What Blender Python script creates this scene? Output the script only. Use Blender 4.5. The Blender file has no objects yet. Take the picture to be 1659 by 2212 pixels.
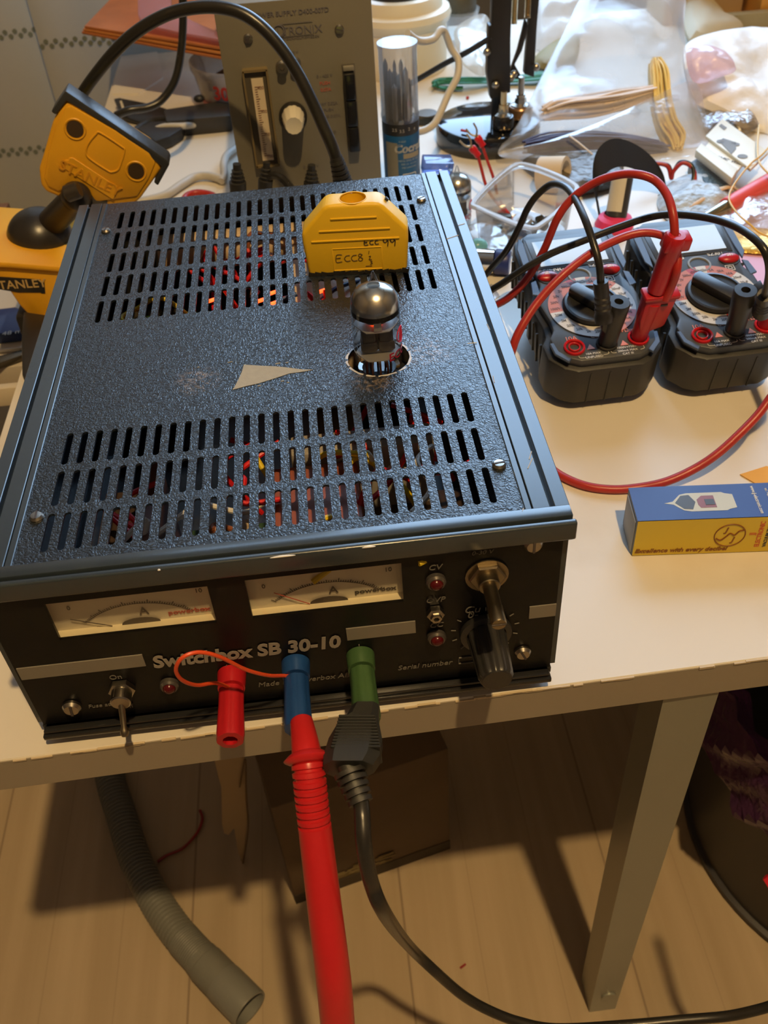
import bpy, bmesh, math, random
from mathutils import Vector, Matrix, Euler, noise
random.seed(7)
SC = bpy.context.scene
COL = SC.collection
# ---------------------------------------------------------------- camera, lights, exposure
FPX = 2026.7
CAMP = Vector((0.03387, -0.27217, 0.37994))
CAMR = Matrix(((0.99349363, 0.10820977, -0.03551122), (-0.09973221, 0.67607966, -0.73004779), (-0.05498989, 0.72883945, 0.68247284)))
cam_d = bpy.data.cameras.new('camera')
cam = bpy.data.objects.new('camera', cam_d)
COL.objects.link(cam)
cam.matrix_world = Matrix.Translation(CAMP) @ CAMR.to_4x4()
cam_d.sensor_fit = 'VERTICAL'
cam_d.sensor_height = 4.8
cam_d.sensor_width = 3.6
cam_d.lens = 4.8 * FPX / 2212
cam_d.clip_start = 0.01
cam_d.clip_end = 50
cam_d.dof.use_dof = True
cam_d.dof.focus_distance = 0.45
cam_d.dof.aperture_fstop = 2.4
SC.camera = cam
SC.view_settings.view_transform = 'Standard'
SC.view_settings.look = 'None'
SC.view_settings.gamma = 1.0
SC.view_settings.use_curve_mapping = False
SC.view_settings.exposure = 0.06

w = bpy.data.worlds.new('world')
SC.world = w
w.use_nodes = True
w.node_tree.nodes['Background'].inputs[0].default_value = (0.62, 0.74, 1.0, 1)
w.node_tree.nodes['Background'].inputs[1].default_value = 0.25

LAMP = Vector((0.30, -0.74, 2.12))
ld = bpy.data.lights.new('ceiling_bulb', 'POINT')
ld.energy = 133
ld.color = (1.0, 0.68, 0.31)
ld.shadow_soft_size = 0.03
lo = bpy.data.objects.new('ceiling_bulb', ld)
lo.location = LAMP
COL.objects.link(lo)

wd = bpy.data.lights.new('window_daylight', 'AREA')
wd.shape = 'RECTANGLE'
wd.size = 1.6
wd.size_y = 1.12
wd.energy = 44
wd.color = (0.44, 0.68, 1.0)
wo = bpy.data.objects.new('window_daylight', wd)
wo.location = (0.30, 1.325, 0.81)
wo.rotation_euler = (math.radians(-90), 0, 0)
COL.objects.link(wo)

FLOOR = -0.4675
def PZ(px, py, z):                       # photo point -> world point at height z
    d = CAMR @ Vector(((px - 829.5) / FPX, -(py - 1106) / FPX, -1.0))
    return CAMP + d * ((z - CAMP.z) / d.z)
def PY(px, py, y):                       # photo point -> world point at depth y
    d = CAMR @ Vector(((px - 829.5) / FPX, -(py - 1106) / FPX, -1.0))
    return CAMP + d * ((y - CAMP.y) / d.y)

# ---------------------------------------------------------------- helpers
def W_(o):
    m = o.matrix_basis.copy()
    if o.parent:
        m = W_(o.parent) @ o.matrix_parent_inverse @ m
    return m
def tag(o, label=None, cat=None, group=None, kind=None):
    if label: o['label'] = label
    if cat: o['category'] = cat
    if group: o['group'] = group
    if kind: o['kind'] = kind
    return o
def thing(name, label, cat, loc=(0, 0, 0), rot=(0, 0, 0), group=None):
    o = bpy.data.objects.new(name, None)
    o.empty_display_size = 0.02
    COL.objects.link(o)
    o.location = loc
    o.rotation_euler = rot
    return tag(o, label, cat, group)
def dup(o, parent=None):
    c = o.copy(); COL.objects.link(c)
    if parent: c.parent = parent
    for ch in list(o.children): dup(ch, c)
    return c
def setp(o, parent, local=False):
    if parent:
        o.parent = parent
        if not local: o.matrix_parent_inverse = W_(parent).inverted()
def spline(pts, n=8, closed=False):
    P = [Vector(p) for p in pts]; out = []
    N = len(P)
    rng = range(N if closed else N - 1)
    for i in rng:
        if closed: a, b, c, d = P[(i-1) % N], P[i], P[(i+1) % N], P[(i+2) % N]
        else: a, b, c, d = P[max(i-1, 0)], P[i], P[i+1], P[min(i+2, N-1)]
        for k in range(n):
            t = k / n
            out.append(0.5 * ((2*b) + (c-a)*t + (2*a-5*b+4*c-d)*t*t + (3*b-3*c+d-a)*t*t*t))
    if not closed: out.append(P[-1])
    return out
def frame(z, up=(0, 0, 1)):
    z = Vector(z).normalized(); u = Vector(up)
    if abs(z.dot(u)) > 0.98: u = Vector((0, 1, 0))
    x = u.cross(z).normalized(); y = z.cross(x)
    return Matrix((x, y, z)).transposed()
class MB:
    def __init__(s): s.bm = bmesh.new()
    def _fin(s, faces, mi, smooth=True):
        for f in faces: f.material_index = mi; f.smooth = smooth
    def box(s, c, d, mi=0, M=None, bev=0, seg=2):
        g = bmesh.ops.create_cube(s.bm, size=1.0)
        T = Matrix.Translation(Vector(c))
        if M is not None: T = T @ M.to_4x4()
        bmesh.ops.transform(s.bm, matrix=T @ Matrix.Diagonal((d[0], d[1], d[2], 1)), verts=g['verts'])
        fs = {f for v in g['verts'] for f in v.link_faces}
        s._fin(fs, mi)
        if bev:
            es = list({e for v in g['verts'] for e in v.link_edges})
            r = bmesh.ops.bevel(s.bm, geom=es, offset=bev, segments=seg, affect='EDGES', profile=0.5)
            s._fin(r['faces'], mi)
        return s
    def span(s, a, b, mi=0, bev=0, seg=2):
        a = Vector(a); b = Vector(b)
        return s.box((a+b)/2, [abs(v) for v in (b-a)], mi, None, bev, seg)
    def lathe(s, prof, org=(0, 0, 0), axis=(0, 0, 1), n=24, mi=0, rad=None):
        F = frame(axis); o = Vector(org); rows = []
        for k, (r, z) in enumerate(prof):
            if r < 1e-7: rows.append([s.bm.verts.new(o + F @ Vector((0, 0, z)))])
            else:
                rows.append([s.bm.verts.new(o + F @ Vector((r*(rad(i) if rad else 1)*math.cos(2*math.pi*i/n), r*(rad(i) if rad else 1)*math.sin(2*math.pi*i/n), z))) for i in range(n)])
        fs = []
        for a, b in zip(rows, rows[1:]):
            for i in range(n):
                j = (i+1) % n
                if len(a) == 1 and len(b) == 1: continue
                if len(a) == 1: fs.append(s.bm.faces.new((a[0], b[i], b[j])))
                elif len(b) == 1: fs.append(s.bm.faces.new((a[i], a[j], b[0])))
                else: fs.append(s.bm.faces.new((a[i], a[j], b[j], b[i])))
        s._fin(fs, mi); return s
    def cyl(s, p0, p1, r0, r1=None, n=20, mi=0, bev=0):
        p0 = Vector(p0); p1 = Vector(p1); h = (p1-p0).length
        r1 = r0 if r1 is None else r1
        pr = [(0, 0), (r0-bev, 0), (r0, bev), (r1, h-bev), (r1-bev, h), (0, h)] if bev else [(0, 0), (r0, 0), (r1, h), (0, h)]
        return s.lathe(pr, p0, p1-p0, n, mi)
    def tube(s, pts, r, n=10, mi=0, sub=8, closed=False, flat=None):
        P = spline(pts, sub, closed) if sub else [Vector(p) for p in pts]
        N = len(P); rows = []; F = None
        for i, p in enumerate(P):
            t = (P[(i+1) % N] - P[i-1]) if closed else (P[min(i+1, N-1)] - P[max(i-1, 0)])
            t = t.normalized() if t.length > 1e-9 else Vector((0, 0, 1))
            if F is None: F = frame(t)
            else:
                x = F.col[0] - t * F.col[0].dot(t)
                x = x.normalized() if x.length > 1e-6 else frame(t).col[0]
                F = Matrix((x, t.cross(x), t)).transposed()
            rr = r(i/(N-1)) if callable(r) else r
            fa, fb = flat if flat else (1, 1)
            rows.append([s.bm.verts.new(p + F @ Vector((rr*fa*math.cos(2*math.pi*k/n), rr*fb*math.sin(2*math.pi*k/n), 0))) for k in range(n)])
        fs = []
        pairs = list(zip(rows, rows[1:]))
        if closed: pairs.append((rows[-1], rows[0]))
        for a, b in pairs:
            for k in range(n):
                j = (k+1) % n; fs.append(s.bm.faces.new((a[k], a[j], b[j], b[k])))
        if not closed:
            fs.append(s.bm.faces.new(list(reversed(rows[0])))); fs.append(s.bm.faces.new(rows[-1]))
        s._fin(fs, mi); return s
    def prism(s, base, vec, mi=0, bev=0, seg=2):
        v0 = [s.bm.verts.new(Vector(p)) for p in base]; v1 = [s.bm.verts.new(Vector(p) + Vector(vec)) for p in base]
        n = len(v0); fs = [s.bm.faces.new(v0), s.bm.faces.new(list(reversed(v1)))]
        for i in range(n):
            j = (i+1) % n; fs.append(s.bm.faces.new((v0[j], v0[i], v1[i], v1[j])))
        bmesh.ops.recalc_face_normals(s.bm, faces=fs)
        s._fin(fs, mi)
        if bev:
            es = list({e for f in fs for e in f.edges})
            r = bmesh.ops.bevel(s.bm, geom=es, offset=bev, segments=seg, affect='EDGES', profile=0.5)
            s._fin(r['faces'], mi)
        return s
    def sphere(s, c, r, mi=0, u=20, v=12, M=None):
        T = Matrix.Translation(Vector(c))
        if M is not None: T = T @ M.to_4x4()
        rr = r if hasattr(r, '__len__') else (r, r, r)
        g = bmesh.ops.create_uvsphere(s.bm, u_segments=u, v_segments=v, radius=1.0)
        bmesh.ops.transform(s.bm, matrix=T @ Matrix.Diagonal((*rr, 1)), verts=g['verts'])
        s._fin({f for q in g['verts'] for f in q.link_faces}, mi); return s
    def torus(s, c, R, r, axis=(0, 0, 1), n=32, m=10, mi=0):
        F = frame(axis); c = Vector(c)
        s.tube([c + F @ Vector((R*math.cos(2*math.pi*i/n), R*math.sin(2*math.pi*i/n), 0)) for i in range(n)], r, m, mi, 0, True); return s
    def pillow(s, outline, nrm, th, mi=0, N=56, rings=9, amp=0.0, fr=30, seed=0, both=True):
        P = spline(outline, max(2, N//len(outline)), True); N = len(P)
        c = sum(P, Vector()) / N; nv = Vector(nrm).normalized()
        for sg in ((1, -1) if both else (1,)):
            rows = []
            for k in range(rings+1):
                f = 1 - k/rings; row = []
                for p in P:
                    q = c + (p-c)*f
                    puff = th * sg * max(0, 1-f**3)**0.6
                    nz = noise.fractal((q + Vector((seed, sg*3, 0)))*fr, 0.8, 2.0, 4) * amp * min(1, (1-f)*5 + .15)
                    q = q + nv*(puff + nz)
                    q.z = max(q.z, .0006 + .0004*k/rings) if q.z > -.2 else q.z
                    row.append(s.bm.verts.new(q))
                    if k == rings: break
                rows.append(row)
            fs = []
            for a, b in zip(rows, rows[1:]):
                for i in range(N):
                    j = (i+1) % N
                    if len(b) == 1: fs.append(s.bm.faces.new((a[i], a[j], b[0])))
                    else: fs.append(s.bm.faces.new((a[i], a[j], b[j], b[i])))
            s._fin(fs, mi)
        return s
    def merge(s, me, M=None, mi=0, smooth=False):
        n0 = len(s.bm.faces); s.bm.faces.ensure_lookup_table()
        nv = len(s.bm.verts)
        s.bm.from_mesh(me); s.bm.faces.ensure_lookup_table(); s.bm.verts.ensure_lookup_table()
        if M is not None: bmesh.ops.transform(s.bm, matrix=M, verts=s.bm.verts[nv:])
        s._fin(s.bm.faces[n0:], mi, smooth); return s
    def text(s, body, size, M, mi=0, depth=0.0001, bold=0, shear=0, align='CENTER', xs=1.0, curve=None):
        cu = bpy.data.curves.new('t', 'FONT'); cu.body = body; cu.size = size; cu.align_x = align; cu.align_y = 'CENTER'
        cu.extrude = depth; cu.offset = bold*size; cu.shear = shear; cu.resolution_u = 3
        o = bpy.data.objects.new('t', cu); COL.objects.link(o)
        dg = bpy.context.evaluated_depsgraph_get(); me = bpy.data.meshes.new_from_object(o.evaluated_get(dg))
        if curve:
            for v in me.vertices: v.co = curve(v.co.copy())
        s.merge(me, (M @ Matrix.Diagonal((xs, 1, 1, 1))) if M is not None else None, mi)
        bpy.data.objects.remove(o); bpy.data.curves.remove(cu); bpy.data.meshes.remove(me); return s
    def plate(s, outer, holes, th, M=None, mi=0, bev=0):   # flat sheet with real holes, 2D outlines, thickness centred
        cu = bpy.data.curves.new('p', 'CURVE'); cu.dimensions = '2D'; cu.fill_mode = 'BOTH'; cu.extrude = th/2; cu.bevel_depth = bev
        for ring in [outer] + holes:
            sp = cu.splines.new('POLY'); sp.points.add(len(ring)-1)
            for q, (x, y) in zip(sp.points, ring): q.co = (x, y, 0, 1)
            sp.use_cyclic_u = True
        o = bpy.data.objects.new('p', cu); COL.objects.link(o)
        dg = bpy.context.evaluated_depsgraph_get(); me = bpy.data.meshes.new_from_object(o.evaluated_get(dg))
        s.merge(me, M, mi); bpy.data.objects.remove(o); bpy.data.curves.remove(cu); bpy.data.meshes.remove(me); return s
    def done(s, name, mats, parent=None, local=False, ang=35, label=None, weld=False):
        if weld: bmesh.ops.remove_doubles(s.bm, verts=s.bm.verts, dist=1e-6)
        bmesh.ops.recalc_face_normals(s.bm, faces=s.bm.faces) if weld else None
        me = bpy.data.meshes.new(name); s.bm.to_mesh(me); s.bm.free()
        for m in (mats if isinstance(mats, (list, tuple)) else [mats]): me.materials.append(m)
        me.set_sharp_from_angle(angle=math.radians(ang))
        o = bpy.data.objects.new(name, me); COL.objects.link(o)
        setp(o, parent, local)
        if not local and parent is None:                      # move the origin to the thing's base
            xs = [v.co.x for v in me.vertices]; ys = [v.co.y for v in me.vertices]; zs = [v.co.z for v in me.vertices]
            c = Vector(((min(xs)+max(xs))/2, (min(ys)+max(ys))/2, min(zs)))
            me.transform(Matrix.Translation(-c)); o.location = c
        if label: o['label'] = label
        return o
def bool_cut(o, cutter):
    m = o.modifiers.new('cut', 'BOOLEAN'); m.object = cutter; m.solver = 'EXACT'
    dg = bpy.context.evaluated_depsgraph_get(); me = bpy.data.meshes.new_from_object(o.evaluated_get(dg))
    o.modifiers.remove(m); o.data = me; me.set_sharp_from_angle(angle=math.radians(30))
    bpy.data.objects.remove(cutter)
def ring(cx, cy, r, n=32, j=0): return [(cx + (r+random.uniform(-j, j))*math.cos(2*math.pi*i/n), cy + (r+random.uniform(-j, j))*math.sin(2*math.pi*i/n)) for i in range(n)]
def slot(cx, cy, wd_, ln, n=4):
    r = wd_/2; out = []
    for k in range(n+1): a = math.pi*k/n; out.append((cx + r*math.cos(a), cy + ln/2 - r + r*math.sin(a)))
    for k in range(n+1): a = math.pi + math.pi*k/n; out.append((cx + r*math.cos(a), cy - ln/2 + r + r*math.sin(a)))
    return out

# ---------------------------------------------------------------- materials
def mat(name, col, rough=0.5, metal=0, spec=0.5, bump=None, emit=None, trans=0, coat=0, var=None, alpha=1, sss=0):
    m = bpy.data.materials.new(name); m.use_nodes = True; nt = m.node_tree; b = nt.nodes['Principled BSDF']
    b.inputs['Base Color'].default_value = (*col, 1); b.inputs['Roughness'].default_value = rough; b.inputs['Metallic'].default_value = metal
    b.inputs['Specular IOR Level'].default_value = spec; b.inputs['Coat Weight'].default_value = coat
    b.inputs['Transmission Weight'].default_value = trans; b.inputs['Alpha'].default_value = alpha
    if sss: b.inputs['Subsurface Weight'].default_value = sss; b.inputs['Subsurface Radius'].default_value = (.004, .003, .002)
    if emit: b.inputs['Emission Color'].default_value = (*emit[0], 1); b.inputs['Emission Strength'].default_value = emit[1]
    tc = nt.nodes.new('ShaderNodeTexCoord')
    if bump:      # (kind, scale, strength, distance)
        if bump[0] == 'v':
            t = nt.nodes.new('ShaderNodeTexVoronoi'); t.feature = 'SMOOTH_F1'; t.inputs['Scale'].default_value = bump[1]; out = t.outputs['Distance']
        else:
            t = nt.nodes.new('ShaderNodeTexNoise'); t.inputs['Scale'].default_value = bump[1]; t.inputs['Detail'].default_value = 4; out = t.outputs[0]
        nt.links.new(tc.outputs['Object'], t.inputs['Vector'])
        bn = nt.nodes.new('ShaderNodeBump'); bn.inputs['Strength'].default_value = bump[2]; bn.inputs['Distance'].default_value = bump[3]
        nt.links.new(out, bn.inputs['Height']); nt.links.new(bn.outputs[0], b.inputs['Normal'])
    if var:       # (scale, amount)
        t = nt.nodes.new('ShaderNodeTexNoise'); t.inputs['Scale'].default_value = var[0]; t.inputs['Detail'].default_value = 5
        nt.links.new(tc.outputs['Object'], t.inputs['Vector'])
        r = nt.nodes.new('ShaderNodeMix'); r.data_type = 'RGBA'
        r.inputs[6].default_value = (*[c*(1-var[1]) for c in col], 1); r.inputs[7].default_value = (*[min(1, c*(1+var[1])) for c in col], 1)
        nt.links.new(t.outputs[0], r.inputs[0]); nt.links.new(r.outputs[2], b.inputs['Base Color'])
    return m
def clear(name, tint=(1, 1, 1), gloss=0.12, rough=0.05, haze=0.0, hazecol=(.9, .9, .92), bump=None, fres=0.7):
    """thin clear plastic or glass: straight-through light, a fresnel sheen and some milky scatter"""
    m = bpy.data.materials.new(name); m.use_nodes = True; nt = m.node_tree; nt.nodes.clear()
    o = nt.nodes.new('ShaderNodeOutputMaterial'); t = nt.nodes.new('ShaderNodeBsdfTransparent'); t.inputs[0].default_value = (*tint, 1)
    g = nt.nodes.new('ShaderNodeBsdfGlossy'); g.inputs['Roughness'].default_value = rough
    lw = nt.nodes.new('ShaderNodeLayerWeight'); lw.inputs[0].default_value = 0.25
    ma = nt.nodes.new('ShaderNodeMath'); ma.operation = 'MULTIPLY_ADD'; ma.inputs[1].default_value = fres; ma.inputs[2].default_value = gloss
    nt.links.new(lw.outputs['Fresnel'], ma.inputs[0])
    mx = nt.nodes.new('ShaderNodeMixShader'); nt.links.new(ma.outputs[0], mx.inputs[0]); nt.links.new(t.outputs[0], mx.inputs[1]); nt.links.new(g.outputs[0], mx.inputs[2])
    last = mx
    if haze:
        d = nt.nodes.new('ShaderNodeBsdfDiffuse'); d.inputs[0].default_value = (*hazecol, 1)
        tl = nt.nodes.new('ShaderNodeBsdfTranslucent'); tl.inputs[0].default_value = (*hazecol, 1)
        m1 = nt.nodes.new('ShaderNodeMixShader'); m1.inputs[0].default_value = 0.45; nt.links.new(d.outputs[0], m1.inputs[1]); nt.links.new(tl.outputs[0], m1.inputs[2])
        m2 = nt.nodes.new('ShaderNodeMixShader'); m2.inputs[0].default_value = haze
        nt.links.new(mx.outputs[0], m2.inputs[1]); nt.links.new(m1.outputs[0], m2.inputs[2]); last = m2
    if bump:
        tc = nt.nodes.new('ShaderNodeTexCoord'); tx = nt.nodes.new('ShaderNodeTexNoise'); tx.inputs['Scale'].default_value = bump[0]; tx.inputs['Detail'].default_value = 3
        nt.links.new(tc.outputs['Object'], tx.inputs['Vector'])
        bn = nt.nodes.new('ShaderNodeBump'); bn.inputs['Strength'].default_value = bump[1]; bn.inputs['Distance'].default_value = bump[2]
        nt.links.new(tx.outputs[0], bn.inputs['Height']); nt.links.new(bn.outputs[0], g.inputs['Normal'])
        if haze: nt.links.new(bn.outputs[0], d.inputs['Normal'])
    nt.links.new(last.outputs[0], o.inputs[0]); return m

BLK = mat('black_plastic', (.018, .017, .016), .42)
RUB = mat('black_rubber', (.022, .021, .019), .55)
GBLK = mat('gloss_black', (.012, .012, .013), .16)
CABLK = mat('black_cable', (.02, .019, .017), .32)
REDC = mat('red_cable', (.42, .028, .022), .38)
REDP = mat('red_plastic', (.46, .012, .019), .32)
REDM = mat('red_jack', (.6, .012, .02), .3)
NIC = mat('nickel', (.40, .37, .32), .3, 1)
AGED = mat('aged_brass', (.30, .25, .17), .36, 1)
STEEL = mat('steel', (.55, .54, .52), .3, 1)
BRASS = mat('brass', (.72, .55, .3), .28, 1)
WHT = mat('white_print', (.75, .73, .68), .6)
GRYP = mat('grey_print', (.33, .30, .26), .55)
CREAM = mat('cream_plastic', (.80, .72, .55), .45)
YEL = mat('yellow_plastic', (.90, .55, .02), .42, bump=('n', 900, .08, .0004))
YEL2 = mat('yellow_tool_plastic', (.80, .40, .015), .45, bump=('n', 1200, .12, .0004))
DYEL = mat('dark_yellow_print', (.45, .24, .01), .5)  # darker yellow than the block plastic
GLASS = clear('thin_glass', (.97, .98, .98), .05, .02)
PLAST = clear('clear_plastic', (.96, .96, .96), .08, .12, .16)
CURR = mat('grey_cable', (.52, .49, .43), .45)
# ---------------------------------------------------------------- room
def wood_floor():
    m = mat('pale_floorboards', (.55, .43, .30), .42); nt = m.node_tree; b = nt.nodes['Principled BSDF']
    tc = nt.nodes.new('ShaderNodeTexCoord'); mp = nt.nodes.new('ShaderNodeMapping'); mp.inputs['Scale'].default_value = (60, 2.2, 1)
    nt.links.new(tc.outputs['Object'], mp.inputs[0])
    n1 = nt.nodes.new('ShaderNodeTexNoise'); n1.inputs['Scale'].default_value = 1; n1.inputs['Detail'].default_value = 6; nt.links.new(mp.outputs[0], n1.inputs['Vector'])
    mp2 = nt.nodes.new('ShaderNodeMapping'); mp2.inputs['Scale'].default_value = (10.3, 1.1, 1); nt.links.new(tc.outputs['Object'], mp2.inputs[0])
    n2 = nt.nodes.new('ShaderNodeTexNoise'); n2.inputs['Scale'].default_value = 1; nt.links.new(mp2.outputs[0], n2.inputs['Vector'])
    r = nt.nodes.new('ShaderNodeValToRGB'); r.color_ramp.elements[0].position = .3; r.color_ramp.elements[0].color = (.35, .26, .155, 1)
    r.color_ramp.elements[1].position = .72; r.color_ramp.elements[1].color = (.50, .39, .26, 1)
    ad = nt.nodes.new('ShaderNodeMath'); ad.operation = 'MULTIPLY_ADD'; ad.inputs[1].default_value = .5
    hf = nt.nodes.new('ShaderNodeMath'); hf.operation = 'MULTIPLY'; hf.inputs[1].default_value = .5; nt.links.new(n2.outputs[0], hf.inputs[0])
    nt.links.new(n1.outputs[0], ad.inputs[0]); nt.links.new(hf.outputs[0], ad.inputs[2]); nt.links.new(ad.outputs[0], r.inputs[0])
    sp = nt.nodes.new('ShaderNodeSeparateXYZ'); nt.links.new(tc.outputs['Object'], sp.inputs[0])
    def seam(period, off, wid):
        a = nt.nodes.new('ShaderNodeMath'); a.operation = 'ADD'; a.inputs[1].default_value = off; nt.links.new(sp.outputs[0], a.inputs[0])
        q = nt.nodes.new('ShaderNodeMath'); q.operation = 'PINGPONG'; q.inputs[1].default_value = period/2; nt.links.new(a.outputs[0], q.inputs[0])
        l = nt.nodes.new('ShaderNodeMath'); l.operation = 'LESS_THAN'; l.inputs[1].default_value = wid; nt.links.new(q.outputs[0], l.inputs[0]); return l
    s1 = seam(.192, .158+.192*20, .0011); s2 = seam(.064, .158+.192*20, .0006)
    hf2 = nt.nodes.new('ShaderNodeMath'); hf2.operation = 'MULTIPLY'; hf2.inputs[1].default_value = .22; nt.links.new(s2.outputs[0], hf2.inputs[0])
    mxx = nt.nodes.new('ShaderNodeMath'); mxx.operation = 'MULTIPLY_ADD'; mxx.inputs[1].default_value = .5; nt.links.new(s1.outputs[0], mxx.inputs[0]); nt.links.new(hf2.outputs[0], mxx.inputs[2])
    mx = nt.nodes.new('ShaderNodeMix'); mx.data_type = 'RGBA'; nt.links.new(mxx.outputs[0], mx.inputs[0]); nt.links.new(r.outputs[0], mx.inputs[6]); mx.inputs[7].default_value = (.2, .14, .09, 1)
    nt.links.new(mx.outputs[2], b.inputs['Base Color']); return m
CEIL = mat('ceiling_paint', (.42, .37, .30), .8)
WALL = mat('wall_paint', (.10, .08, .06), .8)
def struct(mb, name, m):
    o = mb.done(name, m); o['kind'] = 'structure'; return o
struct(MB().span((-1.5, -1.6, FLOOR-.03), (1.9, 1.38, FLOOR)), 'floor', wood_floor())
struct(MB().span((-1.5, -1.6, 2.6), (1.9, 1.38, 2.65)), 'ceiling', CEIL)
struct(MB().span((-1.55, -1.6, FLOOR), (-1.5, 1.38, 2.6)), 'wall_left', WALL)
struct(MB().span((1.9, -1.6, FLOOR), (1.95, 1.38, 2.6)), 'wall_right', WALL)
struct(MB().span((-1.5, -1.65, FLOOR), (1.9, -1.6, 2.6)), 'wall_front', WALL)
wb = MB(); x0, x1, z0, z1 = -.54, 1.14, .22, 1.40
wb.span((-1.5, 1.34, FLOOR), (x0, 1.38, 2.6)); wb.span((x1, 1.34, FLOOR), (1.9, 1.38, 2.6)); wb.span((x0, 1.34, FLOOR), (x1, 1.38, z0)); wb.span((x0, 1.34, z1), (x1, 1.38, 2.6))
struct(wb, 'wall_back', WALL)
wf = MB()
for a, b in (((x0, 1.33, z0), (x1, 1.37, z0+.04)), ((x0, 1.33, z1-.04), (x1, 1.37, z1)), ((x0, 1.33, z0), (x0+.04, 1.37, z1)), ((x1-.04, 1.33, z0), (x1, 1.37, z1)), ((.28, 1.33, z0), (.32, 1.37, z1))): wf.span(a, b)
wfo = struct(wf, 'window_1', mat('window_frame_paint', (.75, .72, .66), .5))
pl = thing('pendant_lamp', 'warm pendant lamp hanging from the ceiling behind the photographer', 'lamp', LAMP + Vector((0, 0, .06)))
MB().lathe([(.012, .09), (.03, .085), (.11, -.03), (.113, -.032), (.113, -.028), (.03, .09), (.012, .094)], LAMP+Vector((0, 0, .045)), n=32).done('lamp_shade', mat('lamp_shade_paint', (.7, .66, .58), .5), pl)
MB().cyl(LAMP+Vector((0, 0, .1)), (LAMP.x, LAMP.y, 2.6), .003).done('lamp_cord', BLK, pl)

# curtain: sheer with two drawn-thread bands
def curtain_mat():
    m = mat('sheer_curtain', (.46, .43, .35), .9, bump=('n', 500, .25, .0006)); nt = m.node_tree; b = nt.nodes['Principled BSDF']
    out = nt.nodes['Material Output']; tl = nt.nodes.new('ShaderNodeBsdfTranslucent'); tl.inputs[0].default_value = (.30, .31, .28, 1)
    tr = nt.nodes.new('ShaderNodeBsdfTransparent')
    m1 = nt.nodes.new('ShaderNodeMixShader'); m1.inputs[0].default_value = .16; nt.links.new(b.outputs[0], m1.inputs[1]); nt.links.new(tl.outputs[0], m1.inputs[2])
    m2 = nt.nodes.new('ShaderNodeMixShader'); m2.inputs[0].default_value = .03; nt.links.new(m1.outputs[0], m2.inputs[1]); nt.links.new(tr.outputs[0], m2.inputs[2])
    nt.links.new(m2.outputs[0], out.inputs[0]); return m
CUR = curtain_mat(); LACE = mat('lace_dark', (.17, .19, .16), .9)  # dark grey-green for the openwork holes
def curtain_sheet(name, label, xa, xb, y0, amp, zt, bands, ph):
    o_ = MB(); NX = 150; KZ = 40; zb = FLOOR + .01
    def cpt(u, z):
        x = xa + (xb-xa)*u; k = (x - xa)*1.0
        return Vector((x, y0 + amp*math.sin(k*24+ph) + amp*.45*math.sin(k*61+ph*2) + .05*max(0, .1-z)*math.sin(k*9), z))
    rows = []
    for q in range(KZ+1):
        z = zb + (zt-zb)*q/KZ; rows.append([o_.bm.verts.new(cpt(i/NX, z)) for i in range(NX+1)])
    for a, b in zip(rows, rows[1:]):
        for i in range(NX): o_.bm.faces.new((a[i], a[i+1], b[i+1], b[i])).smooth = True
    cur = o_.done(name, CUR, ang=180); tag(cur, label, 'curtain')
    for zb_ in bands:
        lb = MB(); n = int((xb-xa)/.0062)
        for i in range(n):
            r_ = i % 2; p = cpt((i+.5)/n, zb_ + r_*.0055)
            lb.bm.faces.new([lb.bm.verts.new(p + Vector((a*.0034, -.0012, c*.0034))) for a, c in ((-1, 0), (-.4, -1), (.6, -.8), (1, .2), (.3, 1), (-.6, .7))])
        lb.done('drawn_thread_band', LACE, cur, label='row of dark openwork holes')
    return cur
curtain_sheet('sheer_curtain', 'pale sheer curtain panel at the far left edge, its openwork bands lying level', -.95, -.285, 1.085, .006, .98, (.0245, -.123), 0)
curtain_sheet('sheer_curtain', 'pale sheer curtain panel right of the fold, hanging behind the wooden boards', -.300, .10, 1.062, .009, .98, (.0150,), 2.2)
# table
def table_mat():
    m = mat('white_laminate', (.74, .68, .58), .38, spec=.4); nt = m.node_tree; b = nt.nodes['Principled BSDF']
    tc = nt.nodes.new('ShaderNodeTexCoord'); v = nt.nodes.new('ShaderNodeTexVoronoi'); v.inputs['Scale'].default_value = 34; nt.links.new(tc.outputs['Object'], v.inputs['Vector'])
    l = nt.nodes.new('ShaderNodeMath'); l.operation = 'LESS_THAN'; l.inputs[1].default_value = .022; nt.links.new(v.outputs['Distance'], l.inputs[0])
    n = nt.nodes.new('ShaderNodeTexNoise'); n.inputs['Scale'].default_value = 9; n.inputs['Detail'].default_value = 6; nt.links.new(tc.outputs['Object'], n.inputs['Vector'])
    r = nt.nodes.new('ShaderNodeValToRGB'); r.color_ramp.elements[0].position = .28; r.color_ramp.elements[0].color = (.66, .58, .45, 1); r.color_ramp.elements[1].position = .46; r.color_ramp.elements[1].color = (.75, .69, .59, 1)
    nt.links.new(n.outputs[0], r.inputs[0])
    n3 = nt.nodes.new('ShaderNodeTexNoise'); n3.inputs['Scale'].default_value = 17; nt.links.new(tc.outputs['Object'], n3.inputs['Vector'])
    g = nt.nodes.new('ShaderNodeMath'); g.operation = 'GREATER_THAN'; g.inputs[1].default_value = .5; nt.links.new(n3.outputs[0], g.inputs[0])
    mm = nt.nodes.new('ShaderNodeMath'); mm.operation = 'MULTIPLY'; nt.links.new(l.outputs[0], mm.inputs[0]); nt.links.new(g.outputs[0], mm.inputs[1])
    mx = nt.nodes.new('ShaderNodeMix'); mx.data_type = 'RGBA'; nt.links.new(mm.outputs[0], mx.inputs[0]); nt.links.new(r.outputs[0], mx.inputs[6]); mx.inputs[7].default_value = (.22, .15, .09, 1)
    nt.links.new(mx.outputs[2], b.inputs['Base Color']); return m
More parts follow.
